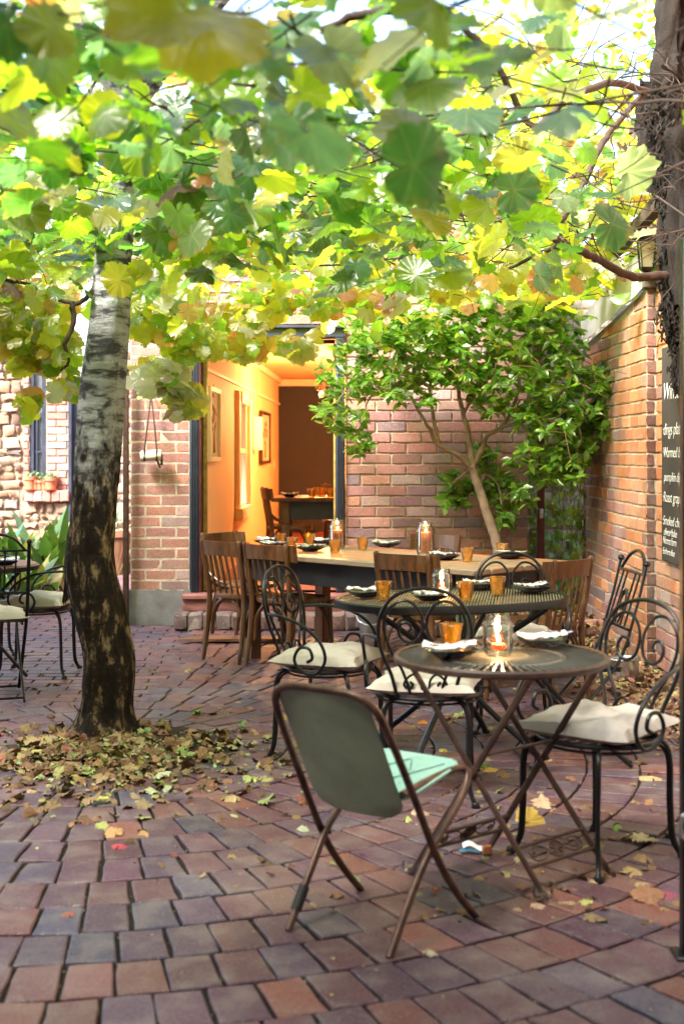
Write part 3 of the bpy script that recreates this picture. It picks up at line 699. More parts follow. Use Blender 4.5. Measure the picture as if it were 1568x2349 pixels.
# pots on the sill
def pot(name, loc, r, h, label, plant=True):
    t = thing(name, loc, label, 'plant pot', 'terracotta pots on the window sill')
    mb = MB(); mb.lathe([(0, .012), (r * .68, .012), (r * .70, 0.01), (r * .93, h * .74), (r * 1.06, h * .75), (r * 1.08, h), (r * .97, h), (r * .9, h * .8), (0, h * .8)], 18)
    mb.build('pot', 'terracotta', t); mb = MB(); mb.lathe([(0, 0), (r * .9, 0), (r * 1.02, .018), (r * .9, .018), (0, .008)], 18); mb.build('saucer', 'terracotta', t)
    if plant:
        N = 26; p = rng.normal(0, 1, (N, 3)) * np.array([r * .5, r * .5, .02]) + np.array([0, 0, h + .02]); nr = rng.normal(0, .5, (N, 3)) + np.array([0, 0, .8])
        leafset('foliage', 'blade_leaf', t, p, rng.uniform(.03, .055, N), nr, rng.uniform(0, 6.28, N), rot_cols(N, [(1, (.34, .48, .30)), (1, (.25, .42, .2))]), outline_ell(.4), .1)
    return t
sz_ = wz0 - .003
for u, r_, h_, lab in ((76, .085, .17, 'largest plain terracotta pot at the window end of the sill'), (88, .058, .125, 'small terracotta pot second along the window sill'), (98, .056, .122, 'small terracotta pot in the middle of the sill row'), (109, .058, .125, 'small terracotta pot fourth along, beside the large end pot'), (122, .088, .155, 'wide rimmed terracotta pot at the brick end of the sill')):
    pot('terracotta_pot', (lx(u - 3), YL - .05, sz_), r_, h_, lab)
# big brown pot
bp_ = thing('large_planter', (sx(283, 15.3) - .12, 15.3, 0), 'large brown glazed square planter behind the tree trunk', 'plant pot')
mb = MB()
def sq(a, z): return 1 / max(abs(math.cos(a)), abs(math.sin(a))) ** .8
mb.lathe([(0, 0), (.15, 0), (.21, .42), (.235, .43), (.235, .48), (.20, .48), (.19, .42), (0, .42)], 28, mod=sq)
for k in range(5): mb.tube([(-.15 + .08 * k, -.19 - .02, .08), (-.07 + .08 * k, -.205 - .02, .38)], .004, 5)
mb.build('pot', 'brown_glaze', bp_)
def blades(t, n, L, Wd, spread, cols, z0=0., lean=.6, pos0=(0, 0)):
    mb = MB(); cs = []
    for i in range(n):
        a = U(0, 6.28); ln = U(.15, 1) ** .7 * lean; l = U(.65, 1.) * L; bx, by = random.gauss(0, spread) + pos0[0], random.gauss(0, spread) + pos0[1]
        wd = Wd * U(.7, 1.1); c = pick(cols); d = V((math.cos(a), math.sin(a), 0)); sdv = V((-d.y, d.x, 0)); tw = U(-.5, .5)
        rows = []; K = 9; p = V((bx, by, z0)); th = .12 + ln * .3; stem = .28
        for k in range(K + 1):
            s_ = k / K; ww_ = (.06 if s_ < stem else .06 + math.sin(math.pi * ((s_ - stem) / (1 - stem)) ** .8) ** .8) * wd
            if k == K: ww_ = .002
            sv = (sdv * math.cos(tw * s_) + Z * math.sin(tw * s_)).normalized()
            nn = (Z * math.cos(th) * .0 + d * 0) 
            rows += [p + sv * ww_ / 2, p - V((0, 0, .12 * ww_)) , p - sv * ww_ / 2]
            p = p + (d * math.sin(th) + Z * math.cos(th)) * (l / K); th += ln * 1.9 / K
        fs = []
        for k in range(K):
            for j in range(2): q = k * 3 + j; fs.append((q, q + 1, q + 4, q + 3))
        mb.add(rows, fs, c)
    me = mb.build('foliage', 'blade_leaf', t); at = me.data.attributes.new('luv', 'FLOAT_VECTOR', 'POINT')
    at.data.foreach_set('vector', (np.array(mb.v) * 3 + np.array([3, 9, 0])).astype(np.float32).ravel())
    return me
ASP = [(5, (.11, .25, .06)), (3, (.17, .34, .08)), (2, (.40, .42, .12)), (1, (.55, .47, .16)), (1, (.10, .22, .12))]
blades(bp_, 22, .45, .03, .05, ASP, .43, .35)
for (u, Y, n, L, lab) in ((8, 12.3, 30, .95, 'tall aspidistra with upright blades at the left edge of the bed'), (52, 12.7, 34, .72, 'arching aspidistra below the stone wall behind the iron table'), (98, 12.6, 34, 1.0, 'aspidistra with one tall upright blade below the window'), (138, 12.3, 36, .72, 'broad leaved aspidistra beside the tree trunk'), (75, 11.7, 32, .6, 'low yellowing aspidistra in front of the others'), (20, 11.6, 26, .55, 'low drooping aspidistra nearest the iron table'), (150, 13.2, 26, .8, 'pale bluish aspidistra by the cottage brick corner')):
    t = thing('aspidistra', (sx(u, Y), Y, -.01), lab, 'plant', 'aspidistras along the cottage wall'); blades(t, n, L, .115, .13, ASP)
# ------------------------------------------------------------------ birch in the courtyard
tr = thing('birch_tree', (TREE.x, TREE.y, 0), 'leaning birch trunk, dark furrowed below and white above, rising through the canopy', 'tree')
prof = [(1712, 245, 72), (1680, 246, 66), (1620, 250, 60), (1550, 254, 60), (1500, 252, 58), (1450, 240, 59), (1380, 226, 60), (1300, 208, 57), (1200, 209, 53), (1100, 217, 51), (1000, 227, 49), (900, 236, 47), (800, 246, 46), (700, 254, 45), (600, 258, 43), (540, 262, 44), (400, 268, 42), (250, 280, 38), (100, 296, 36)]
cp = []; cr = []
for v_, u_, hw in prof:
    p = P(u_, v_, TREE.y); cp.append(p - V((TREE.x, TREE.y, 0))); cr.append(hw / F * TREE.y)
cp[0].z = -.03
cps = spl(cp, 7); m_ = len(cps); crs = list(np.interp(np.linspace(0, len(cr) - 1, m_), range(len(cr)), cr))
def add_bark(mb, pts, rad, n=56, amp=.012):
    vs = []; m = len(pts)
    for i, (p, r_) in enumerate(zip(pts, rad)):
        for k in range(n):
            a = 2 * math.pi * k / n; d = V((math.cos(a), math.sin(a), 0)); q = p + d * r_
            z = p.z; rough = 1.0 if z < 1.35 else .3
            f1 = noise.noise(V((d.x * 1.2, d.y * 1.2, z * 1.1)) * 1.3) * .022
            f2 = noise.noise(V((math.cos(a) * 4.5, math.sin(a) * 4.5, z * 3.0))) * amp * rough
            f3 = abs(noise.noise(V((math.cos(a) * 9, math.sin(a) * 9, z * 7)))) * amp * .8 * rough
            fl = max(0, .22 - z) ** 2 * 1.3 * (1 + .6 * math.cos(a * 4 + 1))
            q += d * (f1 + f2 - f3 + fl); vs.append(q)
    fs = [(i * n + k, i * n + (k + 1) % n, (i + 1) * n + (k + 1) % n, (i + 1) * n + k) for i in range(m - 1) for k in range(n)]
    mb.add(vs, fs)
mb = MB(); add_bark(mb, cps, crs); mb.build('trunk', 'birch_bark', tr, ang=3.2)
mb = MB(); top = cps[-1]
for k in range(5):
    a = k * 1.3; d = V((math.cos(a), math.sin(a), 0)); pts = spl([top - V((0, 0, .3)), top + d * .5 + V((0, 0, .3)), top + d * 1.2 + V((0, 0, 1.0)), top + d * 1.8 + V((0, 0, 1.9))], 4)
    mb.tube(pts, list(np.linspace(.07, .012, len(pts))), 8)
mb.build('limbs', 'birch_bark', tr)
GREEN = [(5, (.20, .36, .05)), (5, (.30, .46, .06)), (2, (.10, .22, .05)), (1, (.45, .52, .08))]
N = 900; p = rng.normal(0, 1, (N, 3)) * np.array([1.1, 1.1, .6]) + np.array(tuple(top)) + np.array([0, 0, 1.4])
leafset('crown', 'camellia_leaf', tr, p, rng.uniform(.06, .1, N), rng.normal(0, .7, (N, 3)) + np.array([0, 0, .7]), rng.uniform(0, 6.28, N), rot_cols(N, GREEN), outline_ell(.36), .2)

# ------------------------------------------------------------------ camellia against the brick wall
YC = 10.22
cam_t = thing('camellia_tree', (P(1138, 1250, YC).x, YC, .08), 'small glossy leaved camellia tree with an open branching trunk before the brick wall', 'tree')
cb = V(cam_t.location)
def cpx(u, v, dy=0.): return P(u, v, YC + dy) - cb
limbs = [
 ([(1142, 1420, 0), (1140, 1260, 0), (1120, 1190, 0), (1098, 1120, 0), (1082, 1075, 0)], .042, .032),
 ([(1082, 1075, 0), (1076, 1010, 0), (1062, 950, .05), (1050, 890, .1), (1058, 820, .1), (1075, 740, .1)], .026, .008),
 ([(1082, 1075, 0), (1050, 1045, -.05), (1005, 1020, -.1), (985, 985, -.15), (955, 935, -.2), (935, 900, -.25), (905, 880, -.3)], .020, .007),
 ([(1005, 1020, -.1), (995, 960, -.1), (985, 890, -.15), (992, 830, -.2), (975, 770, -.2)], .018, .006),
 ([(1080, 1070, 0), (1105, 1030, .0), (1115, 1000, -.05), (1150, 980, -.1), (1180, 920, -.1), (1190, 850, -.1), (1170, 770, -.1), (1165, 700, -.1)], .024, .006),
 ([(1150, 980, -.1), (1210, 965, -.2), (1270, 960, -.3), (1310, 930, -.35)], .015, .005),
 ([(1062, 950, .05), (1090, 900, -.1), (1130, 860, -.2), (1180, 840, -.25), (1260, 850, -.35), (1330, 880, -.45), (1395, 915, -.5)], .014, .004),
 ([(1050, 890, .1), (1000, 850, 0), (940, 820, -.1), (880, 830, -.2), (820, 860, -.3), (775, 920, -.35)], .014, .004),
 ([(985, 890, -.15), (930, 860, -.2), (870, 880, -.3), (840, 930, -.35), (825, 980, -.4)], .010, .004),
 ([(1098, 1120, 0), (1110, 1090, .1), (1140, 1110, .1), (1150, 1160, .05)], .012, .004),
 ([(1082, 1075, 0), (1060, 1090, .05), (1035, 1110, .05)], .012, .004),
 ([(1310, 930, -.35), (1330, 990, -.4), (1320, 1050, -.4)], .006, .003),
 ([(1058, 820, .1), (1020, 760, 0), (960, 730, -.1), (890, 760, -.2)], .010, .004),
 ([(1190, 850, -.1), (1240, 800, -.15), (1290, 790, -.2), (1340, 810, -.3)], .010, .004)]
mb = MB(); nodes = []
for pts, r0, r1 in limbs:
    q = spl([cpx(*a) for a in pts], 6); q = [a + V((random.gauss(0, .004), random.gauss(0, .004), 0)) for a in q]
    mb.tube(q, list(np.linspace(r0, r1, len(q))), 10); nodes += q[2:]
mb.build('trunk', 'camellia_bark', cam_t)
blobs = [(800, 870, 62, 80, 90), (765, 960, 30, 42, 22), (822, 990, 26, 60, 50), (880, 840, 70, 80, 110), (860, 760, 70, 45, 70), (960, 770, 70, 60, 120), (950, 870, 60, 70, 90), (1040, 750, 70, 60, 110), (1060, 840, 70, 60, 110),
 (1130, 700, 60, 45, 70), (1130, 900, 55, 60, 80), (1180, 790, 70, 70, 110), (1240, 740, 55, 45, 60), (1260, 860, 70, 60, 110), (1330, 900, 50, 50, 60), (1405, 900, 36, 26, 26), (1370, 860, 40, 40, 40), (1360, 960, 40, 36, 34), (1210, 700, 50, 40, 40), (1290, 740, 40, 36, 34), (1310, 1070, 36, 44, 40), (1245, 1080, 30, 34, 24), (1200, 1140, 26, 26, 14), (1420, 880, 22, 16, 12), (1300, 800, 45, 35, 45), (1240, 960, 65, 50, 90), (1300, 1030, 55, 50, 80), (1340, 990, 30, 40, 26), (1205, 1050, 40, 35, 34),
 (1050, 1110, 30, 26, 34), (1140, 1120, 34, 34, 50), (1160, 1185, 34, 26, 36), (1035, 1150, 26, 20, 24), (1110, 1050, 34, 26, 30), (735, 940, 16, 14, 8), (1195, 1130, 20, 16, 10), (1225, 680, 40, 30, 26), (1030, 680, 60, 26, 36)]
tg = []
for (u, v_, ru, rv, n) in blobs:
    for k in range(int(n * .58)):
        a = U(0, 6.28); q = R() ** .5; tg.append(cpx(u + ru * q * math.cos(a), v_ + rv * q * math.sin(a), random.gauss(-.18, .22) if not (v_ > 1040 and u < 1200) else random.gauss(.20, .07)))
tg = [t for t in tg if t.y < .42]
nd = [V(a) for a in nodes]; tg.sort(key=lambda t: min((t - a).length for a in nodes))
mb = MB(); LP = []; LN = []; LS = []
arr = np.array([tuple(a) for a in nd])
for t in tg:
    d = np.linalg.norm(arr - np.array(tuple(t)), axis=1); s0 = V(arr[int(d.argmin())]); L = (t - s0).length
    if L < .03: continue
    mid = s0.lerp(t, .5) + V((random.gauss(0, .1), random.gauss(0, .1), random.gauss(.05, .08))) * min(L, .5)
    q = spl([s0, mid, t], 4); mb.tube(q, list(np.linspace(.0042 if L > .12 else .003, .0018, len(q))), 5, cap=False)
    if L > .07: arr = np.vstack([arr, [tuple(x) for x in q[3:]]])
    dr = (t - mid).normalized()
    for k in range(random.randint(5, 8)):
        s_ = U(0, 1) ** .6; b = mid.lerp(t, .35 + .65 * s_); LP.append(tuple(b)); out = dr + V((random.gauss(0, .8), random.gauss(0, .8), random.gauss(-.1, .5)))
        LN.append(tuple(V((random.gauss(0, .55), random.gauss(-.15, .55), .75)))); LS.append(math.atan2(out.y, out.x))
mb.build('twigs', 'camellia_twig', cam_t)
N = len(LP)
CAM = [(5, (.14, .32, .055)), (4, (.21, .42, .06)), (2.5, (.30, .50, .09)), (1, (.07, .20, .05)), (.35, (.50, .42, .06))]
leafset('crown', 'camellia_leaf', cam_t, np.array(LP), rng.uniform(.06, .108, N), np.array(LN), np.array(LS) , rot_cols(N, CAM), outline_ell(.27), .12, .35, (0, .45), .02)

# ------------------------------------------------------------------ grape vine canopy
vine = thing('grapevine', (2.0, 7.95, 0), 'old grapevine with a shaggy trunk on the right, spreading a leafy green and yellow roof', 'vine')
vo = V(vine.location)
def zc(x, y): return 2.24 + .064 * (y - 2.5) + .10 * noise.noise(V((x * .8, y * .8, 5)))
mb = MB()
def shag(pts, r0, r1, n=26, amp=.8):
    q = spl(pts, 7); rad = np.linspace(r0, r1, len(q)); vs = []
    for i, p in enumerate(q):
        for k in range(n):
            a = 2 * math.pi * k / n; d = V((math.cos(a), math.sin(a), .0)); f = 1 + amp * noise.noise(V((math.cos(a) * 2.2, math.sin(a) * 2.2, p.z * 6))) + .5 * noise.noise(V((math.cos(a) * 8, math.sin(a) * 8, p.z * 5)))
            vs.append(p + d * rad[i] * f)
    mb.add(vs, [(i * n + k, i * n + (k + 1) % n, (i + 1) * n + (k + 1) % n, (i + 1) * n + k) for i in range(len(q) - 1) for k in range(n)])
YT = 7.9
def tp(u, v, dy=0): return P(u, v, YT + dy) - vo
shag([tp(1553, 905), tp(1553, 850), tp(1547, 790), tp(1535, 720), tp(1528, 650), tp(1530, 560), tp(1532, 440), tp(1528, 300), tp(1530, 150), tp(1540, -40)], .02, .082)
shag([tp(1565, 700, -.1), tp(1560, 560, -.1), tp(1562, 430, -.1), tp(1556, 300, -.1)], .07, .10)
shag([tp(1500, 440, .05), tp(1482, 330, .05), tp(1490, 260, .05), tp(1520, 190, 0)], .03, .10)
for k in range(800):   # peeling bark strips and roots
    v_ = U(200, 880); u_ = U(1480, 1560) if v_ < 460 else U(1515, 1562) if v_ < 760 else U(1542, 1562); p0 = tp(u_, v_, U(-.14, .05)); pts = [p0]; L = U(.04, .2)
    for j in range(4): pts.append(pts[-1] + V((random.gauss(0, .4), random.gauss(0, .3), random.choice((-1, -1, 1)) * U(.4, 1.))) * L / 4)
    mb.tube(spl(pts, 2), U(.0015, .008), 4, cap=False)
mb.build('trunk', 'shaggy_bark', vine, ang=3)
mb = MB(); bnodes = []
def branch(pts, r0, r1, n=9, keep=True, wob=.005):
    q = spl([V(p) for p in pts], 7); q = [a + V((random.gauss(0, wob), random.gauss(0, wob), random.gauss(0, wob))) * .5 for a in q]
    mb.tube([a - vo for a in q], list(np.linspace(r0, r1, len(q)) * (.78 if r0 > .01 else 1.)), n)
    if keep: bnodes.extend(q)
br = lambda *a: [P(u, v, Y) for u, v, Y in a]
branch(br((1560, 628, 7.85), (1480, 636, 7.7), (1440, 632, 7.5), (1380, 600, 7.2), (1330, 575, 7.0), (1270, 548, 6.8), (1240, 520, 6.6), (1195, 490, 6.3), (1150, 440, 6.0), (1110, 390, 5.7), (1060, 340, 5.3), (960, 290, 4.9)), .036, .012)
branch(br((1240, 535, 6.7), (1290, 500, 6.8), (1330, 440, 6.9), (1370, 350, 7.0), (1400, 300, 7.2), (1480, 210, 7.6)), .026, .02)
branch(br((1290, 560, 6.9), (1240, 500, 7.2), (1150, 480, 7.4), (1040, 492, 7.6), (930, 525, 7.8), (850, 540, 7.9), (740, 556, 8.0), (660, 548, 8.0), (590, 545, 8.0), (500, 570, 8.1), (420, 600, 8.2)), .030, .016)
branch(br((1290, 560, 6.9), (1240, 580, 7.2), (1180, 610, 7.5), (1120, 630, 7.8), (1040, 640, 8.0)), .018, .007)
branch(br((1480, 210, 7.6), (1400, 190, 6.8), (1300, 230, 6.0), (1220, 290, 5.6), (1140, 150, 4.4), (1060, 60, 3.6)), .028, .012)
branch(br((900, 20, 3.3), (780, 50, 3.4), (640, 110, 3.5), (480, 180, 3.8), (430, 260, 4.4), (300, 255, 4.3), (150, 260, 4.4), (20, 190, 4.0)), .016, .010)
branch(br((165, 690, 7.2), (170, 740, 7.2), (150, 790, 7.2), (158, 830, 7.2), (140, 850, 7.2)), .022, .008)
branch(br((230, 640, 7.4), (190, 690, 7.3), (140, 690, 7.3), (60, 650, 7.3), (-40, 640, 7.3)), .020, .01)
branch(br((420, 600, 8.2), (300, 560, 7.8), (200, 540, 7.2), (60, 560, 6.9), (-60, 560, 6.7)), .016, .01)
for k in range(9):      # long canes across the roof
    y = U(2.2, 10.4); x = U(1.2, 2.0); pts = []; dy = random.gauss(0, .7)
    for j in range(9):
        pts.append((x, y, zc(x, y) + U(-.04, .12))); x -= U(.35, .75); y += dy * .5 + random.gauss(0, .15)
        if x < -.42 * y - .8: break
    if len(pts) > 3: branch(pts, U(.004, .008), .002, 6)
NC = [(1330, 360, 7.0, 150, 260), (1400, 250, 7.2, 90, 150), (1150, 560, 7.8, 200, 90), (750, 580, 8.6, 260, 70), (1300, 180, 6.3, 120, 120)]
for (u, v_, Y, ru, rv) in NC:   # tangled dead twigs
    for k in range(22):
        p0 = P(random.gauss(u, ru), random.gauss(v_, rv * .6), Y + random.gauss(0, .5)); d = V((random.gauss(0, 1), random.gauss(0, 1), random.gauss(-.2, .6))).normalized(); L = U(.2, .7)
        pts = [p0]
        for j in range(4): pts.append(pts[-1] + (d + V((random.gauss(0, .35), random.gauss(0, .35), random.gauss(0, .35)))) * L / 4)
        branch(pts, U(.002, .005), .0015, 5, False, .0)
hang = br((800, 640, 8.6))
for k in range(650):
    y = 1.9 + 8.8 * R(); x = U(-.40 * y - .5, min(2.0, .36 * y + .2)); z = zc(x, y); L = U(.15, .5); a = U(0, 6.28); pts = [V((x, y, z + .1))]
    for j in range(3): pts.append(pts[-1] + V((math.cos(a), math.sin(a), U(-.7, .3))) * L / 3)
    branch(pts, U(.003, .006), .0015, 5, False, 0)
mb.build('branches', 'twig', vine)
# foliage
def lay(n, yr, f):
    y = rng.uniform(*yr, n); x = rng.uniform(-.40 * y - .6, np.minimum(2.25, .40 * y + .5)); k = (x < .185 * y + rng.normal(0, .10, n)) | (y > 8.6) | ((rng.uniform(0, 1, n) < .12) & (y < 6.2)); k &= ((x < .07 * y) | (y > 8.2) | (rng.uniform(0, 1, n) < .38)); y = y[k]; x = x[k]; n = len(x); z = np.array([zc(a, b) for a, b in zip(x, y)]) + f(n); return np.stack([x, y, z], 1)
VG = [(4.5, (.20, .40, .03)), (6, (.07, .18, .05)), (2.6, (.34, .52, .03)), (4, (.11, .22, .15)), (1.2, (.36, .42, .30)), (1.2, (.50, .50, .07)), (.5, (.62, .42, .07)), (.3, (.40, .17, .06)), (.25, (.26, .13, .09))]
VY = [(4, (.38, .54, .045)), (3, (.20, .40, .05)), (2.5, (.52, .54, .06)), (2, (.68, .52, .06)), (1.3, (.72, .34, .07)), (1., (.60, .24, .12)), (1.4, (.50, .58, .44))]
def vleaf(name, P_, cols, sz, ol, tilt=.55, bias=(0, -.3, 1.), curl=.28):
    N = len(P_); nr = rng.normal(0, tilt, (N, 3)) + np.array(bias)
    leafset(name, 'vine_leaf', vine, P_ - np.array(tuple(vo)), rng.uniform(*sz, N), nr, rng.uniform(0, 6.28, N), cols(N) if callable(cols) else rot_cols(N, cols), ol, curl, jit=.05)
near = lay(800, (1.9, 4.6), lambda n: rng.normal(.10, .14, n)); d = near[:, 2] > 1.86 + .0 * near[:, 1]; near = near[d]
vleaf('foliage', near, VG, (.06, .108), outline_vine(1), .6)
mid = lay(1650, (4.6, 7.4), lambda n: rng.normal(.08, .16, n)); vleaf('foliage', mid, VG, (.07, .12), outline_vine(1), .65, (0, -.45, .9))
far = lay(1350, (7.4, 9.85), lambda n: rng.normal(.04, .17, n)); vleaf('foliage', far, VY, (.06, .11), outline_vine(0), .7, (0, -.6, .8))
bk_r = np.stack([rng.uniform(.6, 2.0, 420), rng.uniform(8.6, 10.4, 420), rng.uniform(2.75, 4.3, 420)], 1); vleaf('foliage', bk_r, VY, (.07, .12), outline_vine(0), .7)
up = lay(120, (3.5, 9.5), lambda n: rng.uniform(.3, 1.1, n)); vleaf('foliage', up, VY, (.07, .12), outline_vine(0), .7)
# hanging sprays
CL = [(60, 720, 7.6, 110, 70, 150), (90, 800, 7.6, 90, 50, 90), (150, 880, 7.4, 35, 40, 16), (60, 930, 7.3, 30, 26, 7), (370, 720, 8.0, 90, 60, 110), (440, 790, 8.3, 60, 40, 46), (360, 860, 8.6, 50, 32, 44), (430, 915, 8.7, 34, 34, 30), (520, 740, 8.6, 70, 50, 50), (560, 800, 8.9, 60, 26, 30), (650, 790, 9.0, 40, 24, 20),
      (620, 690, 8.6, 90, 40, 60), (740, 690, 8.4, 70, 32, 40), (860, 690, 8.0, 60, 32, 30), (1000, 660, 7.6, 60, 30, 20), (1110, 640, 7.4, 50, 30, 16), (1290, 620, 7.6, 60, 40, 24), (450, 540, 5.2, 50, 40, 8), (100, 440, 4.8, 90, 40, 10), (40, 600, 5.6, 60, 40, 8), (320, 640, 6.0, 50, 26, 9), (1200, 440, 6.0, 90, 50, 20), (1440, 470, 8.4, 60, 50, 30)]
P_ = []; C_ = []
for (u, v_, Y, ru, rv, n) in CL:
    for k in range(n):
        a = U(0, 6.28); q = R() ** .6; P_.append(tuple(P(u + ru * q * math.cos(a), v_ + rv * q * math.sin(a), Y + random.gauss(0, .25))))
vleaf('foliage', np.array(P_), VY, (.05, .095), outline_vine(1), .5, (0, -.95, .45))
PALE_SUNLIT = [(3, (.52, .58, .46)), (2, (.62, .66, .56)), (1, (.40, .52, .25))]  # sunlit look held in the leaf colour, together with whitish undersides
P_ = []
for (u, v_, Y, ru, rv, n) in [(345, 865, 8.3, 40, 34, 26), (425, 905, 8.4, 34, 34, 24), (395, 850, 8.4, 60, 26, 20), (410, 945, 8.4, 26, 12, 5), (600, 745, 8.6, 50, 24, 10), (690, 800, 9.0, 40, 20, 14)]:
    for k in range(n):
        a = U(0, 6.28); q = R() ** .6; P_.append(tuple(P(u + ru * q * math.cos(a), v_ + rv * q * math.sin(a), Y + random.gauss(0, .15))))
vleaf('foliage', np.array(P_), PALE_SUNLIT, (.055, .10), outline_vine(1), .45, (0, -.8, .75))
big = [(385, 30, 2.15, .115, (.60, .56, .05)), (470, 40, 2.2, .12, (.62, .54, .06)), (880, 100, 2.7, .13, (.36, .48, .05)), (980, 190, 3.2, .11, (.14, .26, .10)), (1070, 250, 3.6, .12, (.11, .24, .10)), (940, 300, 3.4, .10, (.20, .26, .20)), (760, 120, 2.8, .10, (.24, .30, .22)), (120, 270, 3.4, .09, (.26, .44, .04)), (110, 120, 2.6, .09, (.28, .46, .05)), (300, 130, 2.8, .09, (.26, .42, .05)), (600, 130, 3.2, .10, (.3, .14, .10)), (240, 260, 3.0, .08, (.24, .42, .05)), (440, 540, 4.6, .10, (.12, .22, .09)), (60, 480, 4.4, .10, (.13, .24, .05)), (1290, 60, 4.2, .10, (.2, .3, .16))]
Pb = np.array([tuple(P(u, v_, Y)) for u, v_, Y, s_, c in big]); N = len(big)
leafset('foliage', 'vine_leaf', vine, Pb - np.array(tuple(vo)), np.array([b[3] for b in big]), rng.normal(0, .35, (N, 3)) + np.array([0, -.6, .75]), rng.uniform(3.5, 5.5, N), np.array([b[4] for b in big]), outline_vine(1), .25, jit=.02)
# trees beyond the walls
def backtree(x, y, z, r_, label, cols, n=1500):
    t = thing('garden_tree', (x, y, 0), label, 'tree', 'trees beyond the courtyard walls')
    mb = MB(); q = spl([(0, 0, 0), (.1, 0, z * .4), (-.05, .1, z * .8), (0, 0, z)], 5); mb.tube(q, list(np.linspace(.16, .05, len(q))), 10)
    for k in range(7):
        a = k * .9; e = V((math.cos(a), math.sin(a), .5)) * r_ * .8 + V((0, 0, z)); q = spl([(0, 0, z * .7), V((0, 0, z * .75)).lerp(e, .5) + V((0, 0, .1)), e], 4); mb.tube(q, list(np.linspace(.06, .01, len(q))), 6)
    mb.build('trunk', 'stem', t)
    cl = rng.normal(0, 1, (26, 3)) * np.array([r_ * .5, r_ * .5, r_ * .38]) + np.array([0, 0, z]); i = rng.integers(0, 26, n)
    leafset('crown', 'vine_leaf', t, cl[i] + rng.normal(0, r_ * .16, (n, 3)), rng.uniform(.07, .13, n), rng.normal(0, .7, (n, 3)) + np.array([0, -.3, .7]), rng.uniform(0, 6.28, n), rot_cols(n, cols), outline_ell(.45), .2)
backtree(3.2, 12.6, 4.6, 1.9, 'yellow green tree standing beyond the garden wall on the right', VY, 2200)
backtree(-4.6, 19.5, 5.6, 2.4, 'golden autumn tree above the stone cottage on the left', VY, 2200)
backtree(3.6, 8.4, 5.2, 1.6, 'tall green tree beside the neighbouring orange wall', VG, 1500)
# ------------------------------------------------------------------ scroll back iron chair (front faces +Y)
def iron_chair(name, loc, rz, label, group):
    t = thing(name, loc, label, 'chair', group, rz); zs = .44
    def bk(x, z): z = .44 + (z - .44) * .935; return V((x * (.90 if z > .5 else 1.), -.185 - (z - .44) * .20, z))
    mb = MB(); n = 7
    out = [(.115, .43), (.15, .52), (.19, .62), (.205, .71), (.185, .80), (.12, .872), (0, .90)]
    out = out + [(-x, z) for x, z in reversed(out[:-1])]
    mb.tube(spl([bk(x, z) for x, z in out], 6), .0078, 8)
    for s in (-1, 1):
        inn = [(.06, .44), (.10, .54), (.155, .64), (.178, .72), (.168, .79), (.12, .838), (.065, .842), (.022, .80), (.008, .745), (.022, .69), (.06, .665), (.10, .68), (.115, .715), (.10, .748), (.072, .748), (.060, .725), (.074, .713)]
        mb.tube(spl([bk(s * x, z) for x, z in inn], 6), .0062, 7)
        cur = [(.014, .45), (.02, .50), (.05, .525), (.082, .505), (.085, .475), (.062, .462), (.05, .48), (.062, .492)]
        mb.tube(spl([bk(s * x, z) + V((0, .004, 0)) for x, z in cur], 5), .0052, 6)
        mb.tube([bk(s * .06, .44), bk(-s * .03, .52), bk(-s * .10, .62)], .0045, 6) if False else None
        mb.box(bk(s * .005, .745), (.016, .012, .012), bev=.002)
    mb.build('backrest', 'iron', t)
    for s in (-1, 1):
        mb = MB(); arm = [bk(s * .198, .68), V((s * .245, -.12, .665)), V((s * .272, .0, .635)), V((s * .276, .09, .57)), V((s * .268, .115, .49)), V((s * .26, .07, .425)), V((s * .255, -.0, .425)), V((s * .255, -.045, .475)), V((s * .255, -.02, .53)), V((s * .257, .03, .53)), V((s * .257, .045, .49)), V((s * .256, .02, .472))]
        mb.tube(spl(arm, 6), .0075, 8); mb.tube([(s * .257, .07, .425), (s * .21, .06, .43)], .006, 6); mb.build('arm', 'iron', t)
    mb = MB(); ring = [(.21 * math.cos(a) * (1 + .05 * math.cos(2 * a)), .20 * math.sin(a), zs - .02) for a in np.linspace(0, 6.283, 33)[:-1]]
    mb.tube(ring, .010, 8, closed=True); mb.tube([(x * .96, y * .96, z - .022) for x, y, z in ring], .005, 6, closed=True)
    for k in range(9): x = -.17 + .0425 * k; hh = .19 * math.sqrt(max(0, 1 - (x / .21) ** 2)); mb.tube([(x, -hh, zs - .022), (x, hh, zs - .022)], .003, 5)
    mb.build('seat', 'iron', t)
    for sx_, sy_ in ((-1, -1), (1, -1), (-1, 1), (1, 1)):
        mb = MB(); q = spl([(sx_ * .10, sy_ * .12, zs - .03), (sx_ * .15, sy_ * .16, zs - .036), (sx_ * .172, sy_ * .185, zs - .09), (sx_ * .172, sy_ * .19, .2), (sx_ * .178, sy_ * .196, .07), (sx_ * .198, sy_ * .215, .012)], 5)
        mb.tube(q, .0085, 8); mb.tube([a * .96 + V((0, 0, .004)) for a in q[4:]], .0055, 6); mb.lathe([(0, 0), (.017, 0), (.018, .012), (.011, .022), (0, .022)], 10, (sx_ * .20, sy_ * .217, 0)); mb.build('leg', 'iron', t)
    return t
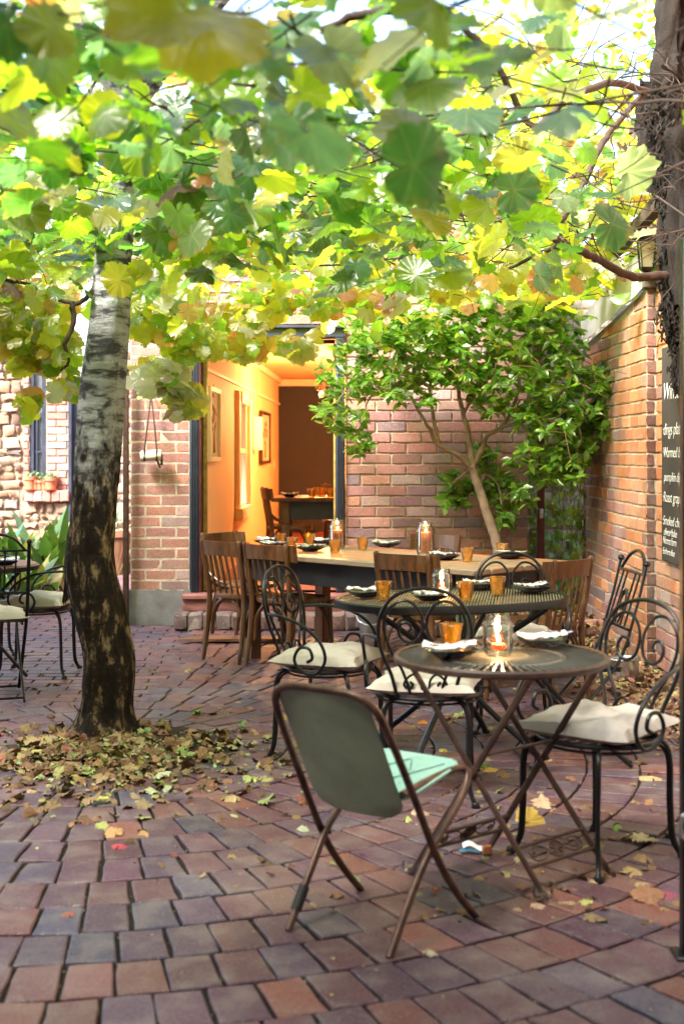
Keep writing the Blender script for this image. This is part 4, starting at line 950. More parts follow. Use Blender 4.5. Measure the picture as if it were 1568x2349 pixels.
def cushion(loc, rz, label, tilt=(0, 0), sc=1.):
    mb = MB(); n = 24
    def top(sg):
        def f(u, v):
            x, y = 2 * u - 1, 2 * v - 1
            px, py = x * (1 - .13 * (1 - y * y)), y * (1 - .13 * (1 - x * x)); e = max(0, (1 - x ** 4) * (1 - y ** 4))
            h = (.056 if sg > 0 else .024) * e ** .45
            h *= 1 + .55 * noise.noise(V((x * 2.2 + loc[0] * 9, y * 2.2, sg * 3 + loc[1] * 5)))
            h += (.010 * noise.noise(V((x * 5 + y * 3, y * 2.2, loc[0] * 7))) + .004 * noise.noise(V((x * 11, y * 5, loc[1] * 7)))) * e ** .3
            return V((px * .222, py * .222, .02 + sg * h + .012 * (abs(x * y)) ** 3))
        return f
    mb.grid(top(1), n, n); mb.grid(lambda u, v: top(-1)(1 - u, v), n, n)
    o = mb.build('cushion', 'linen'); o.location = loc; o.rotation_euler = (tilt[0], tilt[1], rz); o.scale = (sc,) * 3
    tag(o, label, 'cushion', 'linen seat cushions'); return o
IG = 'scroll backed iron chairs'
ic = {}
def place_iron(key, x, y, rz, label, clabel, crz=0., sc=1.):
    rz = math.radians(rz)
    if not ic: c = iron_chair('scroll_chair', (x, y, 0), rz, label, IG)
    else: c = copy_thing(list(ic.values())[0], (x, y, 0), label, rz)
    c.scale = (sc,) * 3; ic[key] = c
    if clabel: cushion((x, y, .428 * sc), rz + math.radians(crz), clabel, sc=1.)
    return c
place_iron('c1', -.06, 6.05, -116, 'black scroll backed iron armchair at the left end of the oval table', 'pale cushion on the iron chair at the left end of the oval table', 4)
place_iron('c2', .355, 5.40, -7, 'black scroll backed iron armchair with its back to the camera, between oval and round tables', 'pale cushion on the iron chair turned away from the camera', -5)
place_iron('c3', .88, 6.72, 176, 'black scroll backed iron armchair behind the oval table by the long table corner', 'pale cushion on the iron chair behind the oval table')
place_iron('c4', .885, 4.56, 128, 'black scroll backed iron armchair right of the round table, facing it', 'large pale crumpled cushion on the iron chair beside the round table', 14, 1.0)
place_iron('c6', -1.93, 8.32, 88, 'black scroll backed iron armchair facing the small table on the far left', 'cream cushion on the iron chair left of the birch trunk', -3)
place_iron('c7', -2.55, 9.15, -150, 'black scroll backed iron armchair behind the small left table, half out of view', None)

# ------------------------------------------------------------------ folding iron slat chair (front +Y)
def fold_chair(loc, rz, label, mat='iron'):
    t = thing('folding_iron_chair', loc, label, 'chair', 'black folding iron chairs', rz)
    mb = MB()
    for s in (-1, 1):
        mb.tube(spl([(s * .19, -.30, .90), (s * .19, -.25, .70), (s * .19, -.17, .47), (s * .19, .02, .24), (s * .19, .22, .01)], 5), .010, 8, flat=.7)
        mb.lathe([(0, 0), (.012, .004), (.017, .014), (.012, .026), (0, .03)], 10, (s * .19, -.302, .895))
        mb.tube([(s * .17, -.24, .01), (s * .17, .0, .22), (s * .17, .20, .45)], .010, 8, flat=.7)
    mb.tube([(-.19, .22, .02), (.19, .22, .02)], .007, 7); mb.tube([(-.17, -.235, .03), (.17, -.235, .03)], .007, 7); mb.build('frame', mat, t)
    mb = MB(); bkk = lambda x, z: V((x, -.17 - (z - .47) * .32, z))
    for z in (.62, .86): mb.tube([bkk(-.19, z), bkk(.19, z)], .007, 7)
    mb.tube(spl([bkk(-.17, .86), bkk(-.1, .93), bkk(0, .955), bkk(.1, .93), bkk(.17, .86)], 5), .008, 7)
    for x in (-.12, -.06, .06, .12): mb.tube([bkk(x, .62), bkk(x, .86)], .005, 6)
    for s in (-1, 1): mb.tube(spl([bkk(s * .015, .63), bkk(s * .04, .68), bkk(s * .03, .74), bkk(0, .77)] , 5), .005, 6)
    mb.tube([bkk(.045 * math.cos(a), .735 + .045 * math.sin(a)) for a in np.linspace(0, 6.28, 17)[:-1]], .0045, 6, closed=True); mb.build('backrest', mat, t)
    mb = MB()
    for k in range(8): mb.box((0, -.17 + .052 * k, .452), (.37, .036, .007), bev=.002)
    for s in (-1, 1): mb.box((s * .165, .01, .44), (.012, .40, .018), bev=.002)
    mb.build('seat', mat, t); return t
fc = fold_chair((1.03, 5.95, 0), math.radians(95), 'black folding iron chair seen edge on, right of the oval table near the orange wall')
copy_thing(fc, (-2.02, 7.5, 0), 'black folding iron chair with ball finials at the left edge of the photo', math.radians(20))
cushion((-2.02, 7.52, .445), math.radians(20), 'grey cushion on the folding chair at the left edge', sc=.95)

# ------------------------------------------------------------------ bentwood slat chair (front +Y)
def wood_chair(loc, rz, label, mat='chair_wood', group='bentwood slat backed chairs'):
    t = thing('bentwood_chair', loc, label, 'chair', group, rz); zs = .455
    pb = lambda x, z: V((x, -.19 - max(0, z - .44) * .15 - max(0, .3 - z) * .18, z))
    for s in (-1, 1):
        mb = MB(); q = spl([pb(s * .178, 0), pb(s * .176, .22), pb(s * .172, .44), pb(s * .18, .62), pb(s * .186, .80)], 5)
        mb.tube(q, [.0145 + .004 * math.sin(min(1, i / len(q)) * 3.1) for i in range(len(q))], 10); mb.lathe([(.0155, -.004), (.0165, .006), (.012, .018), (0, .023)], 10, pb(s * .186, .80)); mb.build('back_post', mat, t)
        mb = MB(); mb.tube(spl([(s * .165, .195, zs - .03), (s * .172, .20, .25), (s * .182, .215, 0)], 5), [.019 - .0005 * i for i in range(11)], 10); mb.build('leg', mat, t)
        mb = MB(); mb.tube(spl([pb(s * .180, .60), V((s * .196, -.19, .555)), V((s * .204, -.13, .51)), V((s * .20, -.06, .475)), V((s * .196, 0, .462))], 5), .0105, 8); mb.build('bracket', mat, t)
        mb = MB(); mb.tube(spl([(s * .168, -.165, .17), (s * .165, -.15, .30), (s * .16, -.09, .395), (s * .155, .0, .415), (s * .157, .10, .395), (s * .165, .165, .30), (s * .172, .18, .17)], 5), .0095, 8); mb.build('brace', mat, t)
    for y_, z_ in ((-.185, 0), (.195, 0)):
        mb = MB(); mb.tube(spl([(-.155, y_, .17), (-.14, y_, .31), (-.08, y_, .395), (0, y_ * .95, .415), (.08, y_, .395), (.14, y_, .31), (.155, y_, .17)], 5), .0095, 8); mb.build('brace', mat, t)
    mb = MB()
    def se(a, r0=1.): 
        w_ = .20 + .015 * math.sin(a); c_, s__ = math.cos(a), math.sin(a)
        return V((abs(c_) ** .62 * math.copysign(1, c_) * w_ * r0, abs(s__) ** .62 * math.copysign(1, s__) * .205 * r0, 0))
    A = np.linspace(0, 6.2832, 41)[:-1]; vs = []
    for (r0, z_) in ((1, zs - .03), (1.01, zs - .012), (1.0, zs - .002), (.95, zs + .003), (.7, zs - .003), (.35, zs - .007)): vs += [se(a, r0) + V((0, .0, z_)) for a in A]
    fs = [(i * 40 + k, i * 40 + (k + 1) % 40, (i + 1) * 40 + (k + 1) % 40, (i + 1) * 40 + k) for i in range(5) for k in range(40)] + [tuple(range(200, 240)), tuple(reversed(range(40)))]
    mb.add(vs, fs); mb.build('seat', mat, t)
    mb = MB()   # wide bent top rail
    def rail(u, v):
        x = (2 * u - 1) * .232; z = .715 + v * .095 - .018 * (abs(2 * u - 1) ** 3) * (1 - v); cy = .05 * (1 - (x / .232) ** 2)
        return pb(0, z) + V((x, -cy + .030 + .02 * (abs(x) > .19), 0)) - V((0, 0, 0))
    nn = 18; A1 = [rail(i / nn, j / 3) for j in range(4) for i in range(nn + 1)]; B1 = [p - V((0, .019, 0)) for p in A1]
    o_ = len(A1); fs = []
    for j in range(3):
        for i in range(nn): q = j * (nn + 1) + i; fs += [(q + 1, q, q + nn + 1, q + nn + 2), (o_ + q, o_ + q + 1, o_ + q + nn + 2, o_ + q + nn + 1)]
    for i in range(nn): fs += [(i, i + 1, o_ + i + 1, o_ + i), (3 * (nn + 1) + i + 1, 3 * (nn + 1) + i, o_ + 3 * (nn + 1) + i, o_ + 3 * (nn + 1) + i + 1)]
    for j in range(3): a = j * (nn + 1); b = a + nn; fs += [(a + nn + 1, a, o_ + a, o_ + a + nn + 1), (b, b + nn + 1, o_ + b + nn + 1, o_ + b)]
    mb.add(A1 + B1, fs); mb.build('top_rail', mat, t)
    for k in range(5):
        x = -.112 + .056 * k; mb = MB(); y1 = pb(0, .74).y + .020 - .05 * (1 - (x / .232) ** 2)
        mb.box(((x), (-.185 + y1) / 2, .595), (.017, .011, .31), rot=Matrix.Rotation(math.atan2(-(y1 + .185), .31), 3, 'X'), bev=.003); mb.build('slat', mat, t)
    return t
TC = V((.29, 8.55, 0)); TA = math.radians(-44.5); ta = V((math.cos(TA), math.sin(TA), 0)); tb = V((-math.sin(TA), math.cos(TA), 0)); TZ = .735
def wat(x, y, face): return (x, y, 0), math.radians(face - 90)
def fpos(u1, v1, u2, v2):
    a, b = onz(u1, v1, 0), onz(u2, v2, 0); m = (a + b) / 2; d = (b - a).normalized(); f = V((-d.y, d.x, 0)); c = m + f * .21; return (c.x, c.y, 0), math.atan2(f.y, f.x) - math.pi / 2
l1, r1_ = fpos(481, 1512, 549, 1523); wc = wood_chair(l1, r1_, 'brown bentwood chair at the left front of the long table, back to the camera')
l2, r2_ = fpos(580, 1529, 653, 1540); copy_thing(wc, l2, 'brown bentwood chair second from the left along the front of the long table', r2_)
pth = TC - ta * 1.42 + tb * .02; copy_thing(wc, (pth.x, pth.y, 0), 'dark bentwood chair at the left head of the long table by the doorway', TA - math.pi / 2 + .15)
copy_thing(wc, (.50, 7.86, 0), 'bentwood chair behind the oval table, pushed into the middle of the long table', TA + .12)
copy_thing(wc, (1.10, 7.42, 0), 'honey brown bentwood chair at the right head of the long table near the garden wall', math.radians(48))
p5 = TC + ta * -.35 + tb * .70; copy_thing(wc, (p5.x, p5.y, 0), 'dark bentwood chair on the doorway side of the long table', TA + math.pi)
copy_thing(wc, (-.50, 12.55, FL), 'dark bentwood chair beside the table inside the orange room', math.radians(-80))
copy_thing(wc, (.16, 12.15, FL), 'bentwood chair pushed under the front of the table inside the orange room', math.radians(8))
copy_thing(wc, (.0, 13.7, FL), 'bentwood chair behind the table inside the orange room', math.radians(178))

# ------------------------------------------------------------------ long table
lt = thing('long_table', TC, 'long reclaimed plank table with dark apron set for dinner outside the doorway', 'table', None, TA)
mb = MB(); Wt, Lt = .95, 2.22
for k in range(6): mb.box((U(-.004, .004), -Wt / 2 + Wt / 6 * (k + .5), TZ - .018), (Lt, Wt / 6 - .002, .036), bev=.006)
mb.build('top', 'table_wood', lt)
mb = MB()
for s in (-1, 1): mb.box((0, s * (Wt / 2 - .10), TZ - .115), (Lt - .28, .022, .155), bev=.003); mb.box((s * (Lt / 2 - .14), 0, TZ - .115), (.022, Wt - .22, .155), bev=.003)
mb.build('apron', 'navy_apron', lt)
for i, (a, b) in enumerate(((-1, -1), (-1, 1), (1, -1), (1, 1))):
    mb = MB(); x, y = a * (Lt / 2 - .16), b * (Wt / 2 - .12)
    mb.box((x, y, (TZ - .04) / 2), (.085, .085, TZ - .04), bev=.006); mb.box((x + .03, y - .0, .19), (.095, .09, .38), bev=.004) if i == 0 else None
    mb.build('leg', ['leg_wood', 'leg_orange', 'green_leg', 'leg_wood'][i], lt)

# ------------------------------------------------------------------ oval slatted table
OC = V((.525, 6.2, 0)); OA = math.radians(20); OZ = .72
ot = thing('oval_table', OC, 'oval black iron table with a fine slatted top behind the round one', 'table', None, OA)
def oval(a, r0=1.): c_, s_ = math.cos(a), math.sin(a); return V((abs(c_) ** .8 * math.copysign(1, c_) * .56 * r0, abs(s_) ** .8 * math.copysign(1, s_) * .365 * r0, 0))
mb = MB(); A = np.linspace(0, 6.2832, 65)[:-1]; ring = [oval(a) + V((0, 0, OZ - .012)) for a in A]
vs = []
for (r0, z_) in ((1., OZ + .002), (1.012, OZ - .004), (1.012, OZ - .034), (1., OZ - .038), (.965, OZ - .034), (.965, OZ + .0)): vs += [oval(a, r0) + V((0, 0, z_)) for a in A]
fs = [(i * 64 + k, i * 64 + (k + 1) % 64, ((i + 1) % 6) * 64 + (k + 1) % 64, ((i + 1) % 6) * 64 + k) for i in range(6) for k in range(64)]; mb.add(vs, fs); mb.build('rim', 'iron', ot)
mb = MB(); an = math.radians(62); ca, sa = math.cos(an), math.sin(an)
def inside(p): return (abs(p.x) / .55) ** 2.5 + (abs(p.y) / .355) ** 2.5 < 1
for k in range(-46, 47):
    off = k * .0135; ps = [V((ca * t_ - sa * off, sa * t_ + ca * off, 0)) for t_ in np.linspace(-.8, .8, 121)]; ps = [p for p in ps if inside(p)]
    if len(ps) > 2: c_ = (ps[0] + ps[-1]) / 2; mb.box((c_.x, c_.y, OZ - .005), ((ps[-1] - ps[0]).length, .0078, .004), rz=an)
mb.build('slatted_top', 'slat_olive', ot)
mb = MB()
for s in (-1, 1):
    for b in (-1, 1):
        mb.tube(spl([(s * .36, b * .26, OZ - .04), (s * .26, b * .20, .60), (s * .10, b * .07, .46), (s * .055, b * .03, .36), (s * .10, b * .08, .24), (s * .24, b * .2, .08), (s * .30, b * .26, .008)], 6), .014, 8)
        mb.lathe([(0, 0), (.02, 0), (.02, .014), (0, .016)], 10, (s * .30, b * .26, 0))
mb.lathe([(0, .33), (.07, .33), (.08, .35), (.07, .40), (0, .40)], 16)
mb.tube([(-.36, -.26, OZ - .045), (.36, .26, OZ - .045)], .008, 6); mb.tube([(-.36, .26, OZ - .047), (.36, -.26, OZ - .047)], .008, 6); mb.build('base', 'iron', ot)

# ------------------------------------------------------------------ round folding table
RC = V((.5275, 4.35, 0)); RZ_ = .729
rt = thing('round_table', RC, 'round brown iron folding table with a sunburst top nearest the camera', 'table')
mb = MB(); rr = .352; A = np.linspace(0, 6.2832, 73)[:-1]; vs = []
for (r0, z_) in ((rr - .012, RZ_ + .001), (rr - .003, RZ_ + .004), (rr + .004, RZ_ - .004), (rr + .004, RZ_ - .016), (rr - .004, RZ_ - .022), (rr - .012, RZ_ - .016)): vs += [V((r0 * math.cos(a), r0 * math.sin(a), z_)) for a in A]
mb.add(vs, [(i * 72 + k, i * 72 + (k + 1) % 72, ((i + 1) % 6) * 72 + (k + 1) % 72, ((i + 1) % 6) * 72 + k) for i in range(6) for k in range(72)]); mb.build('rim', 'iron_rust', rt)
mb = MB()
for k in range(64):
    a = 2 * math.pi * k / 64; mb.box((.217 * math.cos(a), .217 * math.sin(a), RZ_ - .005), (.25, .0065, .005), rz=a)
for r0 in (.092, .20, .21): mb.tube([(r0 * math.cos(a), r0 * math.sin(a), RZ_ - .005) for a in A], .0042, 6, closed=True)
mb.lathe([(0, RZ_ - .003), (.088, RZ_ - .003), (.09, RZ_ - .007), (0, RZ_ - .008)], 32); mb.build('slatted_top', 'slat_iron', rt)
fA = [V((.233, 4.366, 0)), V((.508, 4.60, 0))]; fB = [V((.627, 4.098, 0)), V((.904, 4.34, 0))]
mA, mB_ = sum(fA, V((0, 0, 0))) / 2, sum(fB, V((0, 0, 0))) / 2; ax = (mB_ - mA).normalized(); pd = (fA[1] - fA[0]).normalized()
def leg_frame(feet, other, inset, fl):
    mb = MB(); ends = []
    for i, f in enumerate(feet):
        f2 = f + pd * (inset if i == 0 else -inset)
        topc = other + (f2 - (feet[0] + feet[1]) / 2) * .92 + V((0, 0, RZ_ - .02)); topc -= ax * .04
        topc = V((topc.x, topc.y, RZ_ - .022)); ends.append((f2, topc))
        mb.tube([f2 - RC, topc - RC], .0115, 8, flat=.6); mb.lathe([(0, 0), (.015, 0), (.013, .018), (0, .02)], 10, f2 - RC)
    for h in (.12, .20): a = ends[0][0].lerp(ends[0][1], h) - RC; b = ends[1][0].lerp(ends[1][1], h) - RC; mb.tube([a, b], .0065, 7)
    a = ends[0][0].lerp(ends[0][1], .985) - RC; b = ends[1][0].lerp(ends[1][1], .985) - RC; mb.tube([a, b], .007, 7)
    e0 = ends[0][0].lerp(ends[0][1], .16) - RC; e1 = ends[1][0].lerp(ends[1][1], .16) - RC; c = (e0 + e1) / 2; d = (e1 - e0); Ld = d.length; d.normalize(); upv = (ends[0][1] - ends[0][0]).normalized(); nn = d.cross(upv).normalized()
    def q(x, y): return c + d * x + upv * y
    mb.tube([q(.034 * math.cos(a), .026 * math.sin(a)) for a in np.linspace(0, 6.28, 21)[:-1]], .004, 6, closed=True)
    for k in range(7): a = k * .9; mb.tube([q(.0, .0), q(.028 * math.cos(a), .02 * math.sin(a))], .004, 5)
    mb.add([q(.03 * math.cos(a), .022 * math.sin(a)) for a in np.linspace(0, 6.28, 17)[:-1]], [tuple(range(16))])
    for s in (-1, 1):
        for t_ in (-1, 1): mb.tube(spl([q(s * .04, t_ * .006), q(s * .07, t_ * .022), q(s * .11, t_ * .02), q(s * .125, t_ * .004), q(s * .11, -t_ * .006), q(s * .098, t_ * .004), q(s * .108, t_ * .01)], 5), .0032, 5)
    mb.build('leg_frame', 'iron_rust', rt); return ends
EA = leg_frame(fA, mB_, .0, 0); EB = leg_frame(fB, mA, .016, 1)
mb = MB(); a = EA[0][0].lerp(EA[0][1], .62) - RC; b = EB[0][0].lerp(EB[0][1], .62) - RC; mb.tube([EA[0][0].lerp(EA[0][1], .60) - RC, EA[1][0].lerp(EA[1][1], .60) - RC], .0055, 6)
for e, f in ((EA[0], EB[0]), (EA[1], EB[1])): m0 = e[0].lerp(e[1], .5) - RC; mb.tube([m0 - pd * .015, m0 + pd * .03], .008, 8)
mb.build('stay', 'iron_rust', rt)

# ------------------------------------------------------------------ green folding chair
GC = V((.107, 3.90, 0)); ga = math.radians(-35.8)
gc = thing('green_folding_chair', GC, 'vintage green sheet metal folding chair with rusty copper tube frame in the foreground', 'chair', None, ga)
mb = MB(); r_ = .0115
def arcpts(pts): return spl([V(p) for p in pts], 6)
bt = [(-.212, .215, .0), (-.208, .10, .11), (-.205, .0, .235), (-.200, -.12, .44), (-.190, -.225, .62), (-.172, -.272, .70), (-.12, -.292, .735), (0, -.296, .742)]
bt = bt + [(-x, y, z) for x, y, z in reversed(bt[:-1])]; mb.tube(arcpts(bt), r_, 12); mb.build('back_frame', 'copper_tube', gc)
for s in (-1, 1):
    mb = MB(); mb.tube(arcpts([(s * .178, -.205, 0), (s * .180, -.10, .14), (s * .186, -.01, .245), (s * .19, .08, .31), (s * .19, .17, .375), (s * .183, .215, .425), (s * .165, .20, .446), (s * .15, .10, .440), (s * .15, -.10, .425)]), r_, 12)
    if s < 0: mb.tube([(s * .179, -.168, .05), (s * .180, -.125, .107)], .0165, 12, mi=1)
    mb.tube([(s * .175, -.0, .24), (s * .215, .0, .24)], .006, 8); mb.build('leg', ['copper_tube', 'black_rubber'], gc)
mb = MB()
def panel(u, v):
    x = (2 * u - 1); z = .345 + v * .385; y = -.075 - (z - .345) * .54; e = 1 - .10 * max(0, (.16 - v)) * 8 ** 1
    hw = .158 * (1 - .35 * max(0, (.12 - v) / .12) ** 2); return V((x * hw - .006, y - .016 * (1 - x * x) - .0, z - .012 * (v < .01) * 0))
mb.grid(panel, 16, 16)
n0 = len(mb.v); A2 = [V(p) for p in mb.v]; 
bk_ = MB(); bk_.add(A2, list(mb.f)); bk_.add([p + V((0, .004, .0015)) for p in A2], [tuple(reversed(f)) for f in mb.f], mi=1)
bo = bk_.build('backrest', ['green_back', 'mint_paint'], gc)
def rrect(hx, hy, rc, n=6):
    pts = []
    for (cx, cy, a0) in ((hx - rc, hy - rc, 0), (-hx + rc, hy - rc, 90), (-hx + rc, -hy + rc, 180), (hx - rc, -hy + rc, 270)):
        for k in range(n + 1): a = math.radians(a0 + 90 * k / n); pts.append((cx + rc * math.cos(a), cy + rc * math.sin(a)))
    return pts
mb = MB(); rp_ = rrect(.165, .165, .055); K = len(rp_); sz2 = lambda y: .438 + .03 * (y / .2)
vs = []
for (f, dz) in ((.99, -.010), (1.0, -.001), (.97, .003), (.93, .003), (.91, -.001), (.5, -.004)): vs += [V((x * f, .062 + y * f, sz2(y * f) + dz)) for x, y in rp_]
mb.add(vs, [(i * K + k, i * K + (k + 1) % K, (i + 1) * K + (k + 1) % K, (i + 1) * K + k) for i in range(5) for k in range(K)] + [tuple(range(5 * K, 6 * K)), tuple(reversed(range(K)))])
for s in (-1, 1):
    for (x0, y0_, x1_, y1_) in ((s * .12, -.12, 0, .15), (s * .12, .15, 0, -.12)): mb.tube([(x0, y0_ * .8 + .062, sz2(y0_ * .8) + .0015), (x1_, y1_ * .8 + .062, sz2(y1_ * .8) + .0015)], .003, 6)
mb.build('seat', 'mint_paint', gc)

# ------------------------------------------------------------------ small left table
lt2 = thing('small_round_table', (-2.22, 8.05, 0), 'small round wooden topped iron table cut off by the left edge', 'table')
mb = MB(); mb.lathe([(0, .722), (.335, .722), (.345, .712), (.345, .702), (.33, .698), (0, .698)], 40); mb.build('top', 'chair_wood', lt2)
mb = MB(); mb.lathe([(.343, .716), (.352, .712), (.352, .688), (.343, .684)], 40)
for k in range(3): a = k * 2.09 + .4; mb.tube(spl([(.26 * math.cos(a), .26 * math.sin(a), .69), (.05 * math.cos(a), .05 * math.sin(a), .45), (.05 * math.cos(a), .05 * math.sin(a), .3), (.28 * math.cos(a), .28 * math.sin(a), .01)], 6), .011, 8)
mb.build('base', 'iron', lt2)

# ------------------------------------------------------------------ tableware
def tumbler(loc, label):
    t = thing('amber_tumbler', loc, label, 'glass', 'amber tumblers'); mb = MB()
    fl = lambda a, z: 1 + (.035 * abs(math.cos(a * 4.5)) if .018 < z < .058 else 0)
    mb.lathe([(0, .003), (.026, .001), (.028, .006), (.0305, .02), (.0345, .05), (.0365, .060), (.0405, .082), (.041, .086), (.0395, .086), (.035, .06), (.029, .022), (.022, .012), (0, .011)], 36, mod=fl)
    mb.build('glass', 'amber_glass', t); return t
def plate(loc, rz, label):
    t = thing('dark_plate', loc, label, 'plate', 'dark glazed plates', rz); mb = MB()
    sqm = lambda a, z: 1 / (abs(math.cos(a)) ** 5 + abs(math.sin(a)) ** 5) ** (1 / 5) * .94
    mb.lathe([(0, .004), (.045, .001), (.048, .006), (.070, .014), (.088, .028), (.091, .031), (.087, .031), (.066, .018), (.03, .012), (0, .012)], 40, mod=sqm); mb.build('dish', 'plate_glaze', t); return t
def napkin(loc, rz, label):
    mb = MB()
    def f(u, v):
        x, y = 2 * u - 1, 2 * v - 1
        return V((x * .088 + .01 * y, y * .042, .011 + .010 * abs(noise.noise(V((x * 2.4 + loc[0] * 5, y * 2 + loc[1] * 3, 0)))) * 1.6 + .010 * x * x + .004 * noise.noise(V((x * 7, y * 5, loc[1])))))
    mb.grid(f, 18, 9); a = [V(p) for p in mb.v]; fs = list(mb.f); mb.add([p - V((0, 0, .004)) for p in a], [tuple(reversed(q)) for q in fs])
    o = mb.build('napkin', 'napkin'); o.location = V(loc) + V((0, 0, .006)); o.rotation_euler = (0, 0, rz); tag(o, label, 'napkin', 'white folded napkins'); return o
def fork(loc, rz, label):
    mb = MB(); z = lambda x: .0 + .010 * (1 - math.exp(-((x + .02) * 14) ** 2))
    mb.tube(spl([(-.095, 0, .010), (-.05, 0, .006), (.0, 0, .003), (.035, 0, .009), (.05, 0, .010)], 4), [.0042] * 5 + [.003] * 8 + [.0025] * 4, 6, flat=.6)
    mb.box((.057, 0, .009), (.016, .020, .0022), bev=.001)
    for k in range(4): y = -.0081 + .0054 * k; mb.tube([(.063, y, .009), (.085, y, .008), (.100, y, .011)], .0013, 5)
    o = mb.build('fork', 'steel'); o.location = loc; o.rotation_euler = (0, 0, rz); tag(o, label, 'fork', 'steel forks on the napkins'); return o
def jar(loc, r_, h, label, ch, cr_, clabel, lamp=1.):
    t = thing('candle_jar', loc, label, 'jar', 'glass candle jars'); mb = MB()
    mb.lathe([(0, .004), (r_ * .86, .001), (r_ * .97, .010), (r_, .03), (r_, h * .72), (r_ * .97, h * .80), (r_ * .76, h * .88), (r_ * .76, h * .90), (r_ * .80, h * .905), (r_ * .80, h * .925), (r_ * .77, h * .93), (r_ * .79, h * .985), (r_ * .77, h), (r_ * .73, h * .99), (r_ * .72, h * .90), (r_ * .93, h * .79), (r_ * .95, .02), (r_ * .8, .012), (0, .012)], 32)
    mb.build('glass', 'jar_glass', t)
    c = thing('candle', V(loc) + V((.002, .001, .014)), clabel, 'candle', 'candles in the jars'); mb = MB()
    mb.lathe([(0, 0), (cr_, 0), (cr_ * 1.01, ch * .1), (cr_, ch - .004), (cr_ * .9, ch), (cr_ * .4, ch - .004), (0, ch - .005)], 24, mod=lambda a, z: 1 + .02 * math.sin(a * 5 + z * 60)); mb.build('wax', 'wax_orange', c)
    mb = MB(); mb.tube([(0, 0, ch - .006), (.0008, 0, ch + .006)], .001, 5); mb.build('wick', 'black_rubber', c)
    mb = MB(); fh = .022 if ch > .06 else .026; mb.lathe([(0, 0), (.0035, .003), (.0052, .009), (.0042, .015), (.0016, .021), (0, fh)], 12, (.0008, 0, ch + .003)); fo = mb.build('flame', 'flame', c)
    l = bpy.data.lights.new('candle_light', 'POINT'); l.energy = 1.0 * lamp; l.color = (1, .48, .16); l.shadow_soft_size = .01; lo = bpy.data.objects.new('candle_light', l); COL.objects.link(lo); lo.parent = c; lo.location = (0, 0, ch + .035); return t
def setting(u, v, z, rz, where, nap=True):
    p = onz(u, v, z); plate(p, rz, 'dark square plate ' + where)
    if nap: napkin(p + V((0, 0, .016)), rz + U(-.4, .4), 'white napkin on plate ' + where); q = p + V((math.cos(rz) * .01, math.sin(rz) * .01, .037)); fork(q, rz + .5 + U(-.3, .3), 'steel fork on plate ' + where)
zt = TZ + .001
for u, v, wh in ((612, 1248, 'at the far left corner of the long table'), (627, 1257, 'at the left end of the long table near the doorway'), (712, 1264, 'on the front edge of the long table beneath the doorway'), (741, 1249, 'behind the left candle jar on the long table'), (886, 1255, 'on the far side of the long table, mid length'), (1017, 1284, 'on the front edge of the long table by the tall jar'), (1168, 1281, 'at the right end of the long table by the tree')):
    setting(u, v, zt, TA + U(-.2, .2), wh)
for u, v, wh in ((643, 1252, 'at the far left of the long table above the plates'), (670, 1261, 'second from the left on the long table'), (710, 1252, 'on the long table in front of the room table leg'), (768, 1267.5, 'overlapping the left candle jar on the long table'), (831, 1262, 'alone on the long table between the two jars'), (1071, 1289, 'on the long table front edge right of the tall jar'), (1151, 1277, 'at the right end of the long table behind the last plate')):
    tumbler(onz(u, v, zt), 'amber glass tumbler ' + wh)
jar(onz(773, 1258, zt), .056, .20, 'tall glass jar holding an orange pillar candle in front of the doorway', .115, .035, 'tall lit orange candle in the jar before the doorway', .5)
jar(onz(975, 1273, zt), .058, .215, 'tall glass jar holding an orange pillar candle in front of the brick wall', .135, .032, 'tall lit orange candle in the jar before the brick wall', .5)
oz = OZ + .003
jar(onz(1013, 1365, oz), .048, .125, 'squat glass jar with a low candle on the oval table', .022, .02, 'low lit candle in the squat jar on the oval table', 1.)
for u, v, wh in ((879, 1376, 'at the left end of the oval table'), (1067, 1377, 'in the middle of the oval table beside the squat jar'), (1140, 1364, 'right of the middle on the oval table')): tumbler(onz(u, v, oz), 'amber glass tumbler ' + wh)
for u, v, wh in ((838, 1369, 'at the left end of the oval table'), (984, 1377, 'on the front of the oval table by the squat jar'), (1100, 1350, 'at the back of the oval table'), (1217, 1358, 'at the right end of the oval table')): setting(u, v, oz, OA + U(-.2, .2), wh)
rz0 = RZ_ + .002
jar(onz(1141, 1500, rz0), .050, .130, 'squat glass jar with a bright candle on the round table', .020, .024, 'low lit candle in the jar on the round table', 1.4)
tumbler(onz(1033, 1488, rz0), 'amber glass tumbler on the near round table')
setting(1030, 1507, rz0, .25, 'at the left of the round table'); setting(1243, 1482, rz0, -.15, 'at the right of the round table')
setting(12, 1296, .725, .3, 'on the small left table')

# ------------------------------------------------------------------ inside the room
it = thing('room_table', (.18, 12.75, FL), 'scuffed dark table with blue apron inside the orange room', 'table')
mb = MB(); mb.box((0, 0, .705), (1.7, .95, .035), bev=.006); mb.build('top', 'chair_wood', it)
mb = MB(); mb.box((.0, -.36, .60), (1.38, .022, .17), bev=.003); mb.box((-.68, 0, .60), (.022, .7, .17), bev=.003); mb.build('apron', 'blue_paint', it)
for a in (-1, 1):
    for b in (-1, 1): mb = MB(); mb.box((a * .715, b * .37, .343), (.075, .075, .686), bev=.005); mb.build('leg', 'leg_wood', it)
iz = FL + .724
for i, (x, y) in enumerate(((-.29, 12.48), (-.19, 12.62), (-.11, 12.5), (-.04, 12.7), (.03, 12.5), (-.24, 12.8))):
    tumbler(V((x, y, iz)), 'amber tumbler %s of the cluster on the table inside the orange room' % ['leftmost', 'third from left', 'fourth from left', 'fifth from left', 'rightmost', 'second from left'][i])
